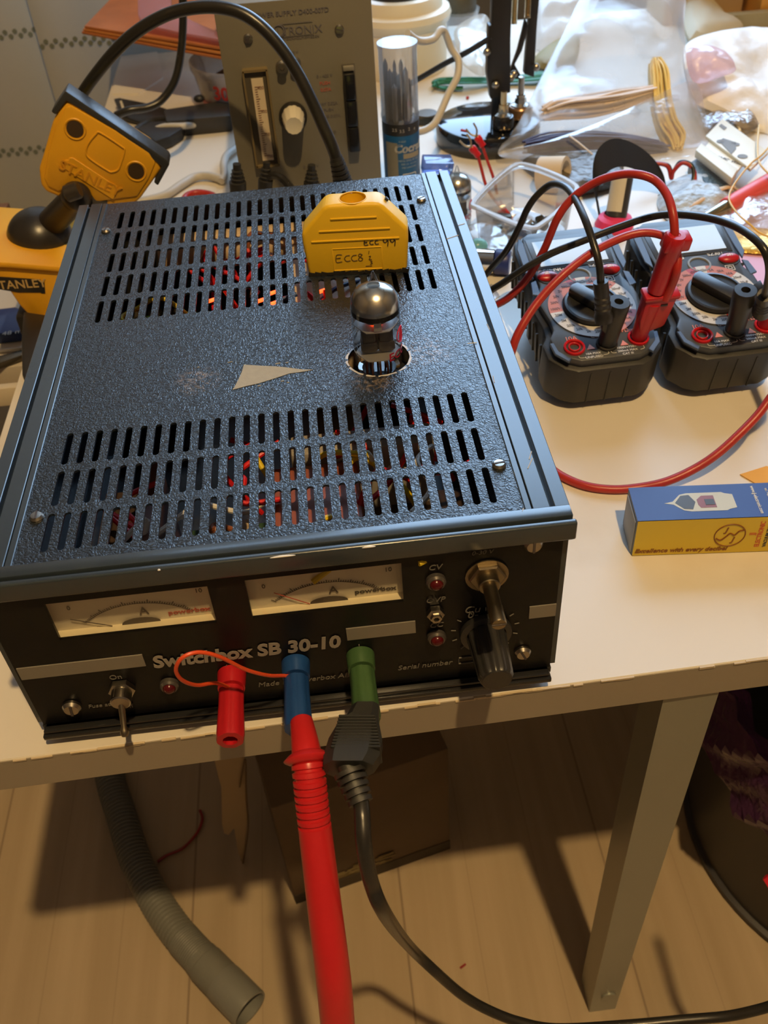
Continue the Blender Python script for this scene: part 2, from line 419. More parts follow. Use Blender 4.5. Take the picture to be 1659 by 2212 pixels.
tbl = thing('work_table', 'white laminate work table carrying the instruments and clutter', 'table', (.2, .5, FLOOR))
TM = table_mat()
def ey(x): return -.0056 + .0214*x
MB().prism([(-.1945, ey(-.1945), -.0241), (1.15, ey(1.15), -.0241), (1.15, 1.050, -.0241), (-.1975, 1.046, -.0241)], (0, 0, .0241), bev=.0006, seg=1).done('tabletop', TM, tbl)
MB().prism([(-.1943, ey(-.1943)-.0004, -.0238), (1.149, ey(1.149)-.0004, -.0238), (1.149, ey(1.149)+.0002, -.0238), (-.1943, ey(-.1943)+.0002, -.0238)], (0, 0, .0229)).done('shaded_edge_band', mat('shaded_edge_band', (.34, .29, .22), .45), tbl)  # edge band, its colour darkened to hold the shade of the front face
eb = MB()
random.seed(3)
for k in range(60):
    x = random.uniform(-.2, .3); l_ = random.uniform(.003, .014)
    eb.box((x, ey(x)-.0003, -.0004-random.uniform(0, .0008)), (l_, .0012, .0009), 0, Matrix.Rotation(.0214, 3, 'Z'))
eb.done('chipped_edge', mat('chipped_edge', (.62, .50, .33), .8), tbl)
LEGM = mat('grey_leg_paint', (.30, .30, .25), .35, .3)
for (lx, ly) in ((.1965, .013), (-.178, .62), (.1965, 1.0), (-.175, 1.0), (1.1, .03), (1.1, 1.0)):
    lg = MB(); rr_ = []
    for z_, e_ in ((FLOOR, .0035), (-.0245, 0)): rr_.append([lg.bm.verts.new((lx+a, ly+b, z_)) for a, b in ((-.0135+e_, -.013), (.0155-e_, -.013), (.0155-e_, .013), (-.0135+e_, .013))])
    lg._fin([lg.bm.faces.new(rr_[0]), lg.bm.faces.new(list(reversed(rr_[1])))] + [lg.bm.faces.new((rr_[0][(i+1) % 4], rr_[0][i], rr_[1][i], rr_[1][(i+1) % 4])) for i in range(4)], 0, False)
    if ly < .5: lg.cyl((lx+.003, ly-.0145, FLOOR+.032), (lx+.003, ly-.012, FLOOR+.032), .006, n=16)
    lg.done('leg', LEGM, tbl)

sh_ = thing('wall_shelf', 'cream shelf board left of the table, carrying the dark blue pack', 'shelf', (-.8, .57, -.08))
MB().span((-1.5, .430, -.078), (-.212, .73, -.060), bev=.001).done('board', mat('shelf_cream', (.50, .44, .35), .5), sh_)
MB().span((-1.5, .404, -.082), (-.212, .412, -.064), bev=.001).done('front_rail', mat('rail_cream', (.66, .58, .45), .5), sh_)
MB().span((-1.5, .412, -.082), (-.212, .430, -.078)).done('rail_joint', mat('rail_joint', (.40, .34, .26), .5), sh_)
MB().span((-1.5, .73, -.082), (-.30, .745, -.050), bev=.001).done('back_edge', mat('shelf_back_brown', (.20, .09, .04), .5), sh_)
# ---------------------------------------------------------------- switchbox power supply (dark blue bench case)
ZT = .1111; BD = .348
NAVY = mat('navy_paint', (.012, .017, .024), .30, spec=.55, bump=('n', 700, .12, .0003), var=(60, .12))
NAVYF = mat('navy_profile', (.030, .042, .054), .26, spec=.8, bump=('n', 1500, .05, .0002), var=(35, .15))
PANEL = mat('black_front_panel', (.005, .005, .0055), .35, spec=.22)
def leather():
    m = mat('grained_vinyl', (.025, .044, .062), .32, spec=.75); nt = m.node_tree; b = nt.nodes['Principled BSDF']
    tc = nt.nodes.new('ShaderNodeTexCoord')
    ns = nt.nodes.new('ShaderNodeTexNoise'); ns.inputs['Scale'].default_value = 260; nt.links.new(tc.outputs['Object'], ns.inputs['Vector'])
    mxv = nt.nodes.new('ShaderNodeMix'); mxv.data_type = 'VECTOR'; mxv.inputs[0].default_value = .006
    nt.links.new(tc.outputs['Object'], mxv.inputs[4]); nt.links.new(ns.outputs[1], mxv.inputs[5])
    v = nt.nodes.new('ShaderNodeTexVoronoi'); v.feature = 'DISTANCE_TO_EDGE'; v.inputs['Scale'].default_value = 480; nt.links.new(mxv.outputs[1], v.inputs['Vector'])
    cr = nt.nodes.new('ShaderNodeMapRange'); cr.inputs[1].default_value = 0; cr.inputs[2].default_value = .28; nt.links.new(v.outputs['Distance'], cr.inputs[0])
    n2 = nt.nodes.new('ShaderNodeTexNoise'); n2.inputs['Scale'].default_value = 90; n2.inputs['Detail'].default_value = 6; n2.inputs['Distortion'].default_value = 1.5; nt.links.new(tc.outputs['Object'], n2.inputs['Vector'])
    ad = nt.nodes.new('ShaderNodeMath'); ad.operation = 'MULTIPLY_ADD'; ad.inputs[1].default_value = 2.2; nt.links.new(n2.outputs[0], ad.inputs[0]); nt.links.new(cr.outputs[0], ad.inputs[2])
    bn = nt.nodes.new('ShaderNodeBump'); bn.inputs['Strength'].default_value = .4; bn.inputs['Distance'].default_value = .0004
    nt.links.new(ad.outputs[0], bn.inputs['Height']); nt.links.new(bn.outputs[0], b.inputs['Normal'])
    # scuffs: two brownish worn patches right of the tube hole and left of the sticker rest
    sp = nt.nodes.new('ShaderNodeTexNoise'); sp.inputs['Scale'].default_value = 420; nt.links.new(tc.outputs['Object'], sp.inputs['Vector'])
    last = None
    for (cx, cy, rad) in ((.082, .134, .017), (-.036, .128, .014), (.052, .112, .012)):
        d = nt.nodes.new('ShaderNodeVectorMath'); d.operation = 'DISTANCE'; d.inputs[1].default_value = (cx, cy, 0)
        fl = nt.nodes.new('ShaderNodeVectorMath'); fl.operation = 'MULTIPLY'; fl.inputs[1].default_value = (1, 1, 0); nt.links.new(tc.outputs['Object'], fl.inputs[0]); nt.links.new(fl.outputs[0], d.inputs[0])
        mr = nt.nodes.new('ShaderNodeMapRange'); mr.inputs[1].default_value = rad; mr.inputs[2].default_value = rad*.3; nt.links.new(d.outputs['Value'], mr.inputs[0])
        if last is None: last = mr.outputs[0]
        else:
            a = nt.nodes.new('ShaderNodeMath'); a.operation = 'MAXIMUM'; nt.links.new(last, a.inputs[0]); nt.links.new(mr.outputs[0], a.inputs[1]); last = a.outputs[0]
    mr = nt.nodes.new('ShaderNodeMapRange'); mr.inputs[1].default_value = .45; mr.inputs[2].default_value = .7; nt.links.new(sp.outputs[0], mr.inputs[0])
    mu = nt.nodes.new('ShaderNodeMath'); mu.operation = 'MULTIPLY'; nt.links.new(last, mu.inputs[0]); nt.links.new(mr.outputs[0], mu.inputs[1])
    mx = nt.nodes.new('ShaderNodeMix'); mx.data_type = 'RGBA'; nt.links.new(mu.outputs[0], mx.inputs[0]); mx.inputs[6].default_value = (.011, .016, .023, 1); mx.inputs[7].default_value = (.20, .155, .12, 1)
    nt.links.new(mx.outputs[2], b.inputs['Base Color']); return m
box = thing('bench_power_supply', 'dark blue metal bench power supply with slotted top and black front panel, front centre', 'power supply', (0, .17, 0))
# slotted lid between the side profiles
holes = []
for yc in (.0264, .0548, .0831, .2062, .2350, .2634, .2921, .3208):
    for k in range(28):
        holes.append(slot(-.0945 + .007*k, yc, .0031, .0235))
holes.append(ring(.0567, .1318, .0158, 48, .00035))
lid = MB().plate([(-.1065, .0085), (.1065, .0085), (.1065, BD), (-.1065, BD)], holes, .0012, Matrix.Translation((0, 0, ZT-.0016)))
lido = lid.done('lid', leather(), box, label='grained lid with eight rows of slots and a round hole for the tube')
rim = MB()
R0 = ring(.0567, .1318, .0158, 64, .0002); R1 = [(.0567+(x-.0567)*(1.045+.05*random.random()), .1318+(y-.1318)*(1.045+.05*random.random())) for x, y in R0]
for i in range(64):
    j = (i+1) % 64
    if (i*7) % 11 in (3, 8): continue
    rim.bm.faces.new([rim.bm.verts.new((x, y, ZT-.00095)) for x, y in (R0[i], R0[j], R1[j], R1[i])])
rim.done('hole_rim', mat('bare_chipped_rim', (.55, .52, .48), .5), box)
# worn sticker remains
stk = MB()
so = [PZ(*q, ZT-.0009) for q in ((527, 788), (560, 790), (600, 792), (628, 795), (650, 798), (677, 799), (655, 803), (625, 807), (592, 818), (560, 828), (533, 834), (503, 842), (512, 826), (522, 805))]
stk.prism(so, (0, 0, .00012))
for q in ((600, 785, 9, 2), (497, 782, 8, 1.4), (620, 783, 5, 1.5), (610, 823, 5, 2), (622, 826, 4, 1.6), (560, 833, 6, 2), (428, 793, 3, 1.5)):
    p = PZ(q[0], q[1], ZT-.0009); stk.box(p, (q[2]/3300, q[3]/3300, .0002), 0, Matrix.Rotation(.2, 3, 'Z'))
stk.done('sticker_remains', mat('old_paper', (.38, .345, .265), .85, bump=('n', 1500, .3, .0003), var=(300, .12)), box, label='torn wedge of old beige sticker')
# side profiles with grooves
for s in (-1, 1):
    pf = MB(); X = lambda a: s*a
    for a, b, zt in ((.1187, .125, 0), (.1095, .1168, 0), (.1063, .1092, -.0003)):
        pf.span((X(a), .0075, ZT-.012), (X(b), BD, ZT+zt), bev=.0003, seg=1)
    pf.span((X(.1063), .0075, ZT-.014), (X(.1245), BD, ZT-.0045))
    pf.span((X(.1215), .002, .012), (X(.1243), BD, ZT-.01))
    pf.done('side_profile', NAVYF, box)
# scratches on the right profile
SCM = mat('bare_scratch', (.62, .62, .62), .5)
for a, b in (((1150, 990), (1140, 1012)), ((1148, 975), (1143, 992)), ((990, 487), (1004, 483)), ((965, 516), (990, 508)), ((1128, 1105), (1131, 1098)), ((1052, 700), (1058, 712)), ((1010, 742), (1030, 740)), ((1065, 812), (1068, 826))):
    p, q = PZ(*a, ZT+.0001), PZ(*b, ZT+.0001); MB().tube([p, q], .00024, 4, sub=0).done('scratch', SCM, box)
# front frame: upper bar, black slit, lip
fr = MB()
fr.span((-.125, .0012, ZT-.010), (.125, .0078, ZT+.0002), bev=.0006)
fr.span((-.1255, -.0030, ZT-.0105), (.126, .0003, ZT-.0006), bev=.0010, seg=3)
fr.span((-.125, -.0010, ZT-.012), (.125, .006, ZT-.005))
fr.done('front_lip', NAVYF, box)
wm = MB()
for (a, b) in (((585, 1214), (640, 1211)), ((783, 1192), (812, 1190)), ((346, 1249), (352, 1248))):
    p, q = PY(*a, -.0031), PY(*b, -.0031); p.z = q.z = ZT-.0012; wm.tube([p, (p+q)/2 + Vector((0, 0, .0002)), q], lambda f: .00045*math.sin(.25+2.6*f), 6, sub=4)
wm.done('paint_chips', mat('white_chip', (.9, .88, .82), .4), box)
lo_ = MB()
lo_.span((-.122, -.0050, .0062), (.1215, .004, .0092), bev=.0007); lo_.span((-.121, -.0040, .0100), (.1205, .002, .0120), bev=.0005); lo_.span((-.12, -.001, .004), (.12, .2, .012))
lo_.done('bottom_rail', mat('black_rail', (.016, .016, .017), .2), box)
bk = MB(); bk.span((-.122, 0, .008), (.122, BD, .0115)); bk.span((-.122, BD-.002, .0115), (.122, BD, ZT-.002))
for sx in (-.1, .1):
    for sy in (.03, .31): bk.cyl((sx, sy, 0), (sx, sy, .008), .008, n=16)
bk.done('chassis', BLK, box)
# front panel with two meter windows
fx = Matrix.Rotation(math.pi/2, 4, 'X')       # x right, y up, faces -y
def FM(x, z, y=-.0003): return Matrix.Translation((x, y, z)) @ fx
fp = MB().plate([(-.1215, .012), (.1215, .012), (.1215, .1015), (-.1215, .1015)], [[(-.0968, .0705), (-.0290, .0705), (-.0290, .0938), (-.0968, .0938)], [(-.0133, .0705), (.0528, .0705), (.0528, .0948), (-.0133, .0948)]], .0016, FM(0, 0, .0012))
fp.done('front_panel', PANEL, box)
MFACE = mat('meter_face', (.80, .76, .66), .55); MTR = mat('lit_meter_tray', (.95, .90, .70), .5)  # tray brighter than the face: lamplight on the ledge put into its colour
INK = mat('dark_ink', (.06, .05, .05), .6); REDI = mat('red_ink', (.50, .08, .06), .6)
for (xa, xb, ang, ntxt, inkm, sc_) in ((-.0968, -.0290, 52, '10', REDI, 1), (-.0133, .0528, 38, '10', INK, 1)):
    cx = (xa+xb)/2; z0, z1 = .0700, .0950
    m = MB(); m.span((xa-.004, .0065, z0-.004), (xb+.004, .008, z1+.003))                       # dial plate
    m.span((xa-.004, .0021, z0-.006), (xb+.004, .0066, z0-.0012))
    dial = m.done('meter', [MFACE], box)
    g = MB(); g.span((xa-.003, .0021, z0-.0012), (xb+.003, .0066, z0-.0003)); g.done('tray', MTR, dial)
    s = MB(); ox, oz = cx+.0005, z0-.0148
    for k in range(51):
        a = math.radians(90 + 48 - 96*k/50); r0 = .0262; r1 = r0 + (.0022 if k % 10 == 0 else .0015 if k % 5 == 0 else .001)
        p, q = Vector((ox + r0*1.18*math.cos(a), .0062, oz + r0*math.sin(a)+.0005)), Vector((ox + r1*1.18*math.cos(a), .0062, oz + r1*math.sin(a)+.0005))
        if z0-.002 < q.z < z1-.002: s.tube([p, q], .00020, 4, sub=0)
    s.tube([(ox + .0262*1.18*math.cos(math.radians(t)), .0062, oz + .0262*math.sin(math.radians(t))+.0005) for t in range(46, 135, 4)], .00018, 4, sub=0)
    s.text('A', .0060, FM(cx+.003, .0767, .0061), bold=.01)
    s.text('0', .0034, FM(xa+.0065, .0837, .0061)); s.text('10', .0034, FM(xb-.0055, .0857, .0061))
    s.prism([(ox + .0085*math.cos(t*math.pi/10), .0061, z0-.0005+.0036*math.sin(t*math.pi/10)) for t in range(11)], (0, -.0004, 0))
    s.done('scale', INK, dial)
    MB().text('powerbox', .0038, FM(xb-.0118, .0737, .0061), bold=.02, xs=1.15).done('lettering', inkm, dial)
    nd = MB(); a = math.radians(180-ang if xa > -.05 else 152); nx = cx-.008 if xa > -.05 else cx-.012
    e = Vector((nx-.0185*math.cos(math.pi-a), .0054, z0-.0003+.0165*math.sin(a)))
    nd.tube([(nx, .0054, z0+.0002), e], .00022, 5, sub=0); nd.done('needle', INK if xa < -.05 else REDI, dial)
    MB().span((xa-.001, .0006, z0-.001), (xb+.001, .0011, z1+.001)).done('meter_glass', clear('meter_glass', (.95, .93, .89), .005, .08, fres=.15), dial)
# printing on the panel
pr = MB()
pr.text('Switchbox SB 30-10', .0112, FM(-.0195, .0488), bold=.035, shear=.12, xs=.93)
pr.done('lettering', mat('warm_grey_print', (.30, .27, .23), .5), box, label='bold grey maker lettering on the panel')
pr = MB()
STM = mat('grey_stripe', (.22, .20, .165), .45)
for a, b, z in ((-.1205, -.0650, .0512), (.0262, .0574, .0530), (.1092, .1214, .0538)): MB().span((a, -.0002, z-.0040), (b, .0004, z+.0040)).done('stripe', STM, box)
pr = MB()
pr.text('CV', .0044, FM(.0668, .0905), shear=.2); pr.text('OVP', .0044, FM(.0666, .0698), shear=.2); pr.text('CC', .0044, FM(.0667, .0528), shear=.2)
pr.text('Cu', .0062, FM(.0830, .0605), shear=.2); pr.text('0-', .0062, FM(.0832, .0570), shear=.2); pr.text('On', .0044, FM(-.0800, .0418))
pr.text('Off', .004, FM(-.0800, .0195)); pr.text('Fuse at rear', .0036, FM(-.0890, .0225), shear=.2)
pr.text('Made by Powerbox AB', .0046, FM(.0035, .0240), shear=.2); pr.text('Serial number', .0046, FM(.0608, .0246), shear=.2)
pr.text('+', .004, FM(-.0297, .0405)); pr.text('-', .006, FM(.0014, .0418)); pr.text('0-30 V', .0034, FM(.0870, .0965), shear=.2)
for k, w_ in enumerate((.0052, .0034, .0016)): pr.span((.0312-w_/2, -.0003, .0412-k*.0012), (.0312+w_/2, .0004, .0416-k*.0012))
pr.span((.0310, -.0003, .0416), (.0314, .0004, .0448))
for a, b in (((.077, .0225), (.0865, .0268)),):
    for q in ((a[0], a[1], b[0], a[1]), (a[0], b[1], b[0], b[1]), (a[0], a[1], a[0], b[1])): pr.span((q[0]-.0001, -.0003, q[1]-.0001), (q[2]+.0001, .0004, q[3]+.0001))
for k in range(11):
    a = math.radians(225 - 27*k); pr.box((.0892+.0148*math.cos(a), -.0002, .0452+.0148*math.sin(a)), (.0022, .0004, .0003), 0, Matrix.Rotation(-a, 3, 'Y'))
pr.done('lettering', mat('faint_print', (.16, .15, .13), .5), box, label='small grey lettering on the panel')
# indicator lamps
LEDR = mat('dark_red_lens', (.075, .004, .005), .2)
for (x, z) in ((.0670, .0825), (.0667, .0450), (-.0575, .0325)):
    b = MB().lathe([(0, 0), (.0044, 0), (.0044, .002), (.0036, .0030), (.003, .0030)], (x, 0, z), (0, -1, 0), 20).done('indicator_lamp', mat('dark_bezel', (.12, .11, .10), .3, .6), box)
    MB().sphere((x, -.0028, z), (.0030, .0024, .0030), M=None).done('lens', LEDR, b)
b = MB().lathe([(0, 0), (.0040, 0), (.0040, .0028), (.0026, .0032), (.0026, .005), (.0014, .005), (.0014, .002), (0, .002)], (.0664, 0, .0622), (0, -1, 0), 6).done('trimmer_socket', NIC, box)
# bare potentiometer shaft with hex nut
n_ = MB().lathe([(0, 0), (.0082, 0), (.0082, .0024), (.0074, .003), (0, .003)], (.0892, 0, .0822), (0, -1, 0), 6); n_.lathe([(.0085, 0), (.0095, .0002), (.0095, .0008), (0, .0008)], (.0892, 0, .0822), (0, -1, 0), 24)
no = n_.done('hex_nut', AGED, box)
s_ = MB().cyl((.0892, 0, .0822), (.0892, -.0075, .0822), .0047, bev=.0004); s_.lathe([(0, 0), (.0031, 0), (.0031, .0125), (.0033, .0130), (.0033, .0215), (.0030, .0222), (0, .0222)], (.0892, -.0060, .0822), (0, -1, 0), 20)
s_.box((.0892, -.0284, .0822), (.0062, .0004, .0005), 1); s_.done('shaft', [AGED, INK], no)
# black knob
def fl(i): return 1.0 if i % 4 < 2 else .93
kb = MB().lathe([(0, .0006), (.0118, .0006), (.0122, .0018), (.0118, .0032), (.0092, .0040)], (.0892, 0, .0452), (0, -1, 0), 40)
kb.lathe([(.0092, .0035), (.0084, .014), (.0078, .0265), (.0066, .0285)], (.0892, 0, .0452), (0, -1, 0), 48, rad=fl); kb.lathe([(.0068, .0283), (.0062, .0288), (0, .0288)], (.0892, 0, .0452), (0, -1, 0), 48)
kb.done('control_knob', mat('knob_plastic', (.022, .021, .020), .33), box)
def screw(x, y, z, ax, r=.0040, par=None, nm='screw'):
    b = MB().lathe([(0, 0), (r, 0), (r, r*.3), (r*.75, r*.65), (0, r*.7)], (x, y, z), ax, 20)
    F = frame(ax); p = Vector((x, y, z)) + F @ Vector((0, 0, r*.68)); b.box(p, (r*1.6, r*.26, r*.14), 1, F @ Matrix.Rotation(random.uniform(0, 3), 3, 'Z')); return b.done(nm, [NIC, INK], par or box)
screw(.1073, 0, .0265, (0, -1, 0)); screw(-.1046, 0, .0242, (0, -1, 0), .0044); screw(.1085, 0, .0985, (0, -1, 0), .0040)
for (x, y) in ((-.1023, .3065), (.1015, .3070), (-.1006, .0362), (.1010, .0378)): screw(x, y, ZT-.001, (0, 0, 1), .0031)
# toggle switch
tg = MB().lathe([(0, 0), (.0062, 0), (.0062, .0026), (.0048, .003), (.0048, .0075), (.0040, .0082), (0, .0082)], (-.0790, 0, .0335), (0, -1, 0), 6); tg.lathe([(.004, .003), (.0047, .003), (.0047, .0085), (.0040, .009), (0, .009)], (-.0790, 0, .0335), (0, -1, 0), 20)
to = tg.done('toggle_switch', NIC, box)
MB().lathe([(0, 0), (.0016, .001), (.0016, .005), (.0013, .012), (.0019, .0135), (.0021, .0150), (.0014, .0166), (0, .0168)], (-.0790, -.0070, .0330), (-.02, -.62, -.80), 14).done('lever', AGED, to)
# binding posts
def post(x, z, m, nm, lab):
    b = MB().lathe([(0, 0), (.0066, 0), (.0066, .0015), (.0064, .0060), (.0062, .0085), (.0040, .0086), (.0040, .0098)], (x, 0, z), (0, -1, .0), 32)
    b.lathe([(.0040, .0098), (.0058, .0098), (.0058, .018), (.0063, .034), (.0059, .036), (.0033, .0362), (.0030, .026), (0, .026)], (x, 0, z), (0, -1, 0), 40, rad=lambda i: 1 if i % 5 < 3 else .955)
    return b.done(nm, m, box, label=lab)
BLUP = mat('blue_plastic', (.010, .050, .19), .35); GRNP = mat('green_plastic', (.045, .10, .035), .4)
post(-.0285, .0345, REDP, 'binding_post', 'red binding post'); post(.0013, .0370, BLUP, 'binding_post', 'blue binding post'); post(.0312, .0372, GRNP, 'binding_post', 'green binding post')
# insides seen through the slots
def rb(a, b): return random.uniform(a, b)
TR = mat('transformer_tape', (.42, .20, .12), .5); PCB = mat('circuit_board_green', (.03, .07, .03), .5); CAPM = mat('capacitor_sleeve', (.66, .50, .34), .4)
i1 = MB().span((.012, .235, .012), (.062, .335, .085), bev=.003); i1.cyl((-.075, .325, .082), (.028, .325, .082), .012, n=24); i1.done('capacitor', CAPM, box)
MB().span((-.004, .012, .012), (.040, .078, .090), bev=.003).done('transformer', mat('copper_brown', (.30, .085, .045), .4), box)
MB().span((-.062, .015, .012), (-.058, .10, .085)).done('heat_sink', mat('brown_board', (.14, .06, .04), .5), box)
pb = MB().span((-.115, .2, .03), (-.06, .33, .033)); pb3 = MB().span((-.05, .02, .04), (-.01, .09, .043))
for k in range(40): pb.box((rb(-.11, -.065), rb(.205, .325), .036), (rb(.003, .010), rb(.003, .010), rb(.004, .016)), 1)
for k in range(14): pb3.box((rb(-.05, -.012), rb(.025, .088), .046), (rb(.003, .008), rb(.003, .010), rb(.004, .014)), random.choice((1, 2)))
PBM = [PCB, mat('dark_component', (.05, .04, .03), .4), CAPM]; pb.done('circuit_board', PBM, box); pb3.done('circuit_board', PBM, box)
sh = MB().cyl((.0567, .1318, .03), (.0567, .1318, .1005), .0150, n=28); MB().span((.008, .080, .018), (.078, .096, .094), bev=.002).done('inner_shield', mat('shield_grey', (.34, .31, .28), .45), box); sh.done('tube_socket', mat('black_bakelite', (.02, .02, .02), .3), box)
DKB = mat('dark_block', (.045, .028, .02), .5); MB().span((-.088, .02, .012), (-.066, .095, .07)).done('component_block', DKB, box); MB().span((.045, .02, .012), (.1, .09, .055), bev=.004).done('component_block', DKB, box)
WC = {'red': (.62, .015, .02), 'yellow': (.75, .55, .02), 'brown': (.25, .08, .03), 'white': (.7, .66, .58), 'blue': (.02, .06, .2), 'pink': (.60, .30, .22)}
random.seed(11)
for k in range(34):
    c = random.choice(['red', 'red', 'red', 'yellow', 'brown', 'white', 'blue', 'pink', 'red'])
    if k < 17: x, y = rb(-.05, .06), rb(.20, .29)
    else: x, y = rb(-.06, .09), rb(.01, .09)
    pts = [(x, y, rb(.06, .098))]
    for q in range(4): x += rb(-.022, .022); y += rb(-.018, .022); pts.append((x, y, rb(.080, .100)))
    if c not in bpy.data.materials: mat(c, WC[c], .4)
    MB().tube(pts, .0014, 8, sub=6).done('inner_wire', bpy.data.materials[c], box)
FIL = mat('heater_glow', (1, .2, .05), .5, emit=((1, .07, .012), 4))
fb = MB()
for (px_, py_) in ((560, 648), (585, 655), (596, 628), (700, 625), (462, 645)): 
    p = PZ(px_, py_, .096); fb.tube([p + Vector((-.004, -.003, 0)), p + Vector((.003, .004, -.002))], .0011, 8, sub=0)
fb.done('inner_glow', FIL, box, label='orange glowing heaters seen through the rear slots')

# ---------------------------------------------------------------- audio tubes
CHROME = mat('getter_mirror', (.90, .85, .76), .22, 1); PLATE = mat('anode_grey', (.16, .145, .135), .4, .4); MICA = mat('mica', (.62, .60, .56), .35, spec=.6)
PIN = mat('pin_wire', (.40, .16, .10), .3, .7)
def tube_at(label, loc, rot=(0, 0, 0), glow=True):
    t = thing('vacuum_tube', label, 'vacuum tube', loc, rot)
    R = .0111; t.scale = (1.10, 1.10, 1.0)
    g = MB().lathe([(.0080, .0002), (.0098, .001), (R, .004), (R, .036), (.0106, .0405), (.0085, .0445), (.0052, .0468), (.0026, .0480), (.0019, .0500), (.0013, .0525), (.0004, .0545), (0, .0547)], n=40); g.lathe([(0, .0002), (.0080, .0002)], n=40)
    g.done('glass_envelope', GLASS, t, True)
    d = MB().lathe([(.01085, .0355), (.01080, .0370), (.0103, .0405), (.0082, .0442), (.0050, .0464), (.0030, .0472)], n=40); d.done('getter_mirror', CHROME, t, True, ang=60)
    d = MB().lathe([(.01088, .0330), (.01085, .0356)], n=40); d.done('getter_edge', mat('dark_getter_edge', (.03, .022, .016), .2, .3), t, True)
    a = MB()
    for s in (-1, 1): a.box((s*.0040, 0, .0185), (.0066, .0070, .0150), 0, bev=.0012); a.box((s*.0040, -.001, .0150), (.0076, .0062, .0052), 0, bev=.0008)
    a.box((0, 0, .0185), (.0035, .0012, .015), 0); a.done('anode', PLATE, t, True)
    m_ = MB(); m_.lathe([(0, .0265), (.0095, .0265), (.0095, .0269), (0, .0269)], n=18, rad=lambda i: 1 if i % 3 else 1.1); m_.lathe([(0, .0100), (.0093, .0100), (.0093, .0104), (0, .0104)], n=18, rad=lambda i: 1 if i % 3 else 1.1)
    m_.box((0, -.0092, .0305), (.0034, .0004, .006)); m_.lathe([(0, .0285), (.006, .0288), (.0055, .033), (0, .033)], n=20, mi=1); m_.done('mica_spacer', [MICA, PLATE], t, True)
    w_ = MB()
    for k in range(9):
        aa = math.radians(20 + k*36); x, y = .0060*math.cos(aa), .0060*math.sin(aa); w_.tube([(x, y, -.004), (x, y, .004), (x*.8, y*.8, .0085)], .0005, 6, sub=2)
    w_.done('pin', PIN, t, True)
    if glow: MB().tube([(-.0022, -.0022, .0277), (-.0008, -.0030, .0270), (.0006, -.0030, .0270), (.0018, -.0022, .0277)], .0006, 8, sub=3).done('heater', FIL, t, True, label='small orange glowing heater')
    rl = MB()
    cv = lambda v: Vector((.01122*math.cos(v.x/.0111 + math.radians(-22)), .01122*math.sin(v.x/.0111+math.radians(-22)), .0195 + v.y)) 
    rl.tube([(.01122*math.cos(math.radians(-22)+.33*math.cos(q/12*6.283)), .01122*math.sin(math.radians(-22)+.33*math.cos(q/12*6.283)), .0215+.0042*math.sin(q/12*6.283)) for q in range(12)], .00026, 5, sub=2, closed=True)
    for q in range(3): rl.tube([(.01122*math.cos(math.radians(-22)+dx), .01122*math.sin(math.radians(-22)+dx), .0215+dz) for dx, dz in ((-.15+.1*q, -.003), (-.05+.1*q, .003), (.02+.06*q, -.002))], .00024, 5, sub=3)
    rl.text('ECC99', .0062, None, curve=lambda v: Vector((.01123*math.cos(v.x/.0111+math.radians(-22)), .01123*math.sin(v.x/.0111+math.radians(-22)), .0120+v.y)), bold=.02)
    rl.done('red_print', mat('pink_red_print', (.62, .03, .09), .5), t, True)
    return t
tube_at('glowing vacuum tube with silver top standing in the round hole of the dark blue lid', (.0567, .1318, .1045))
tube_at('unlit vacuum tube standing on the table behind the right rear corner of the blue case', (PZ(987, 357, .0547).x, PZ(987, 357, .0547).y, 0), (0, 0, 0), glow=False)
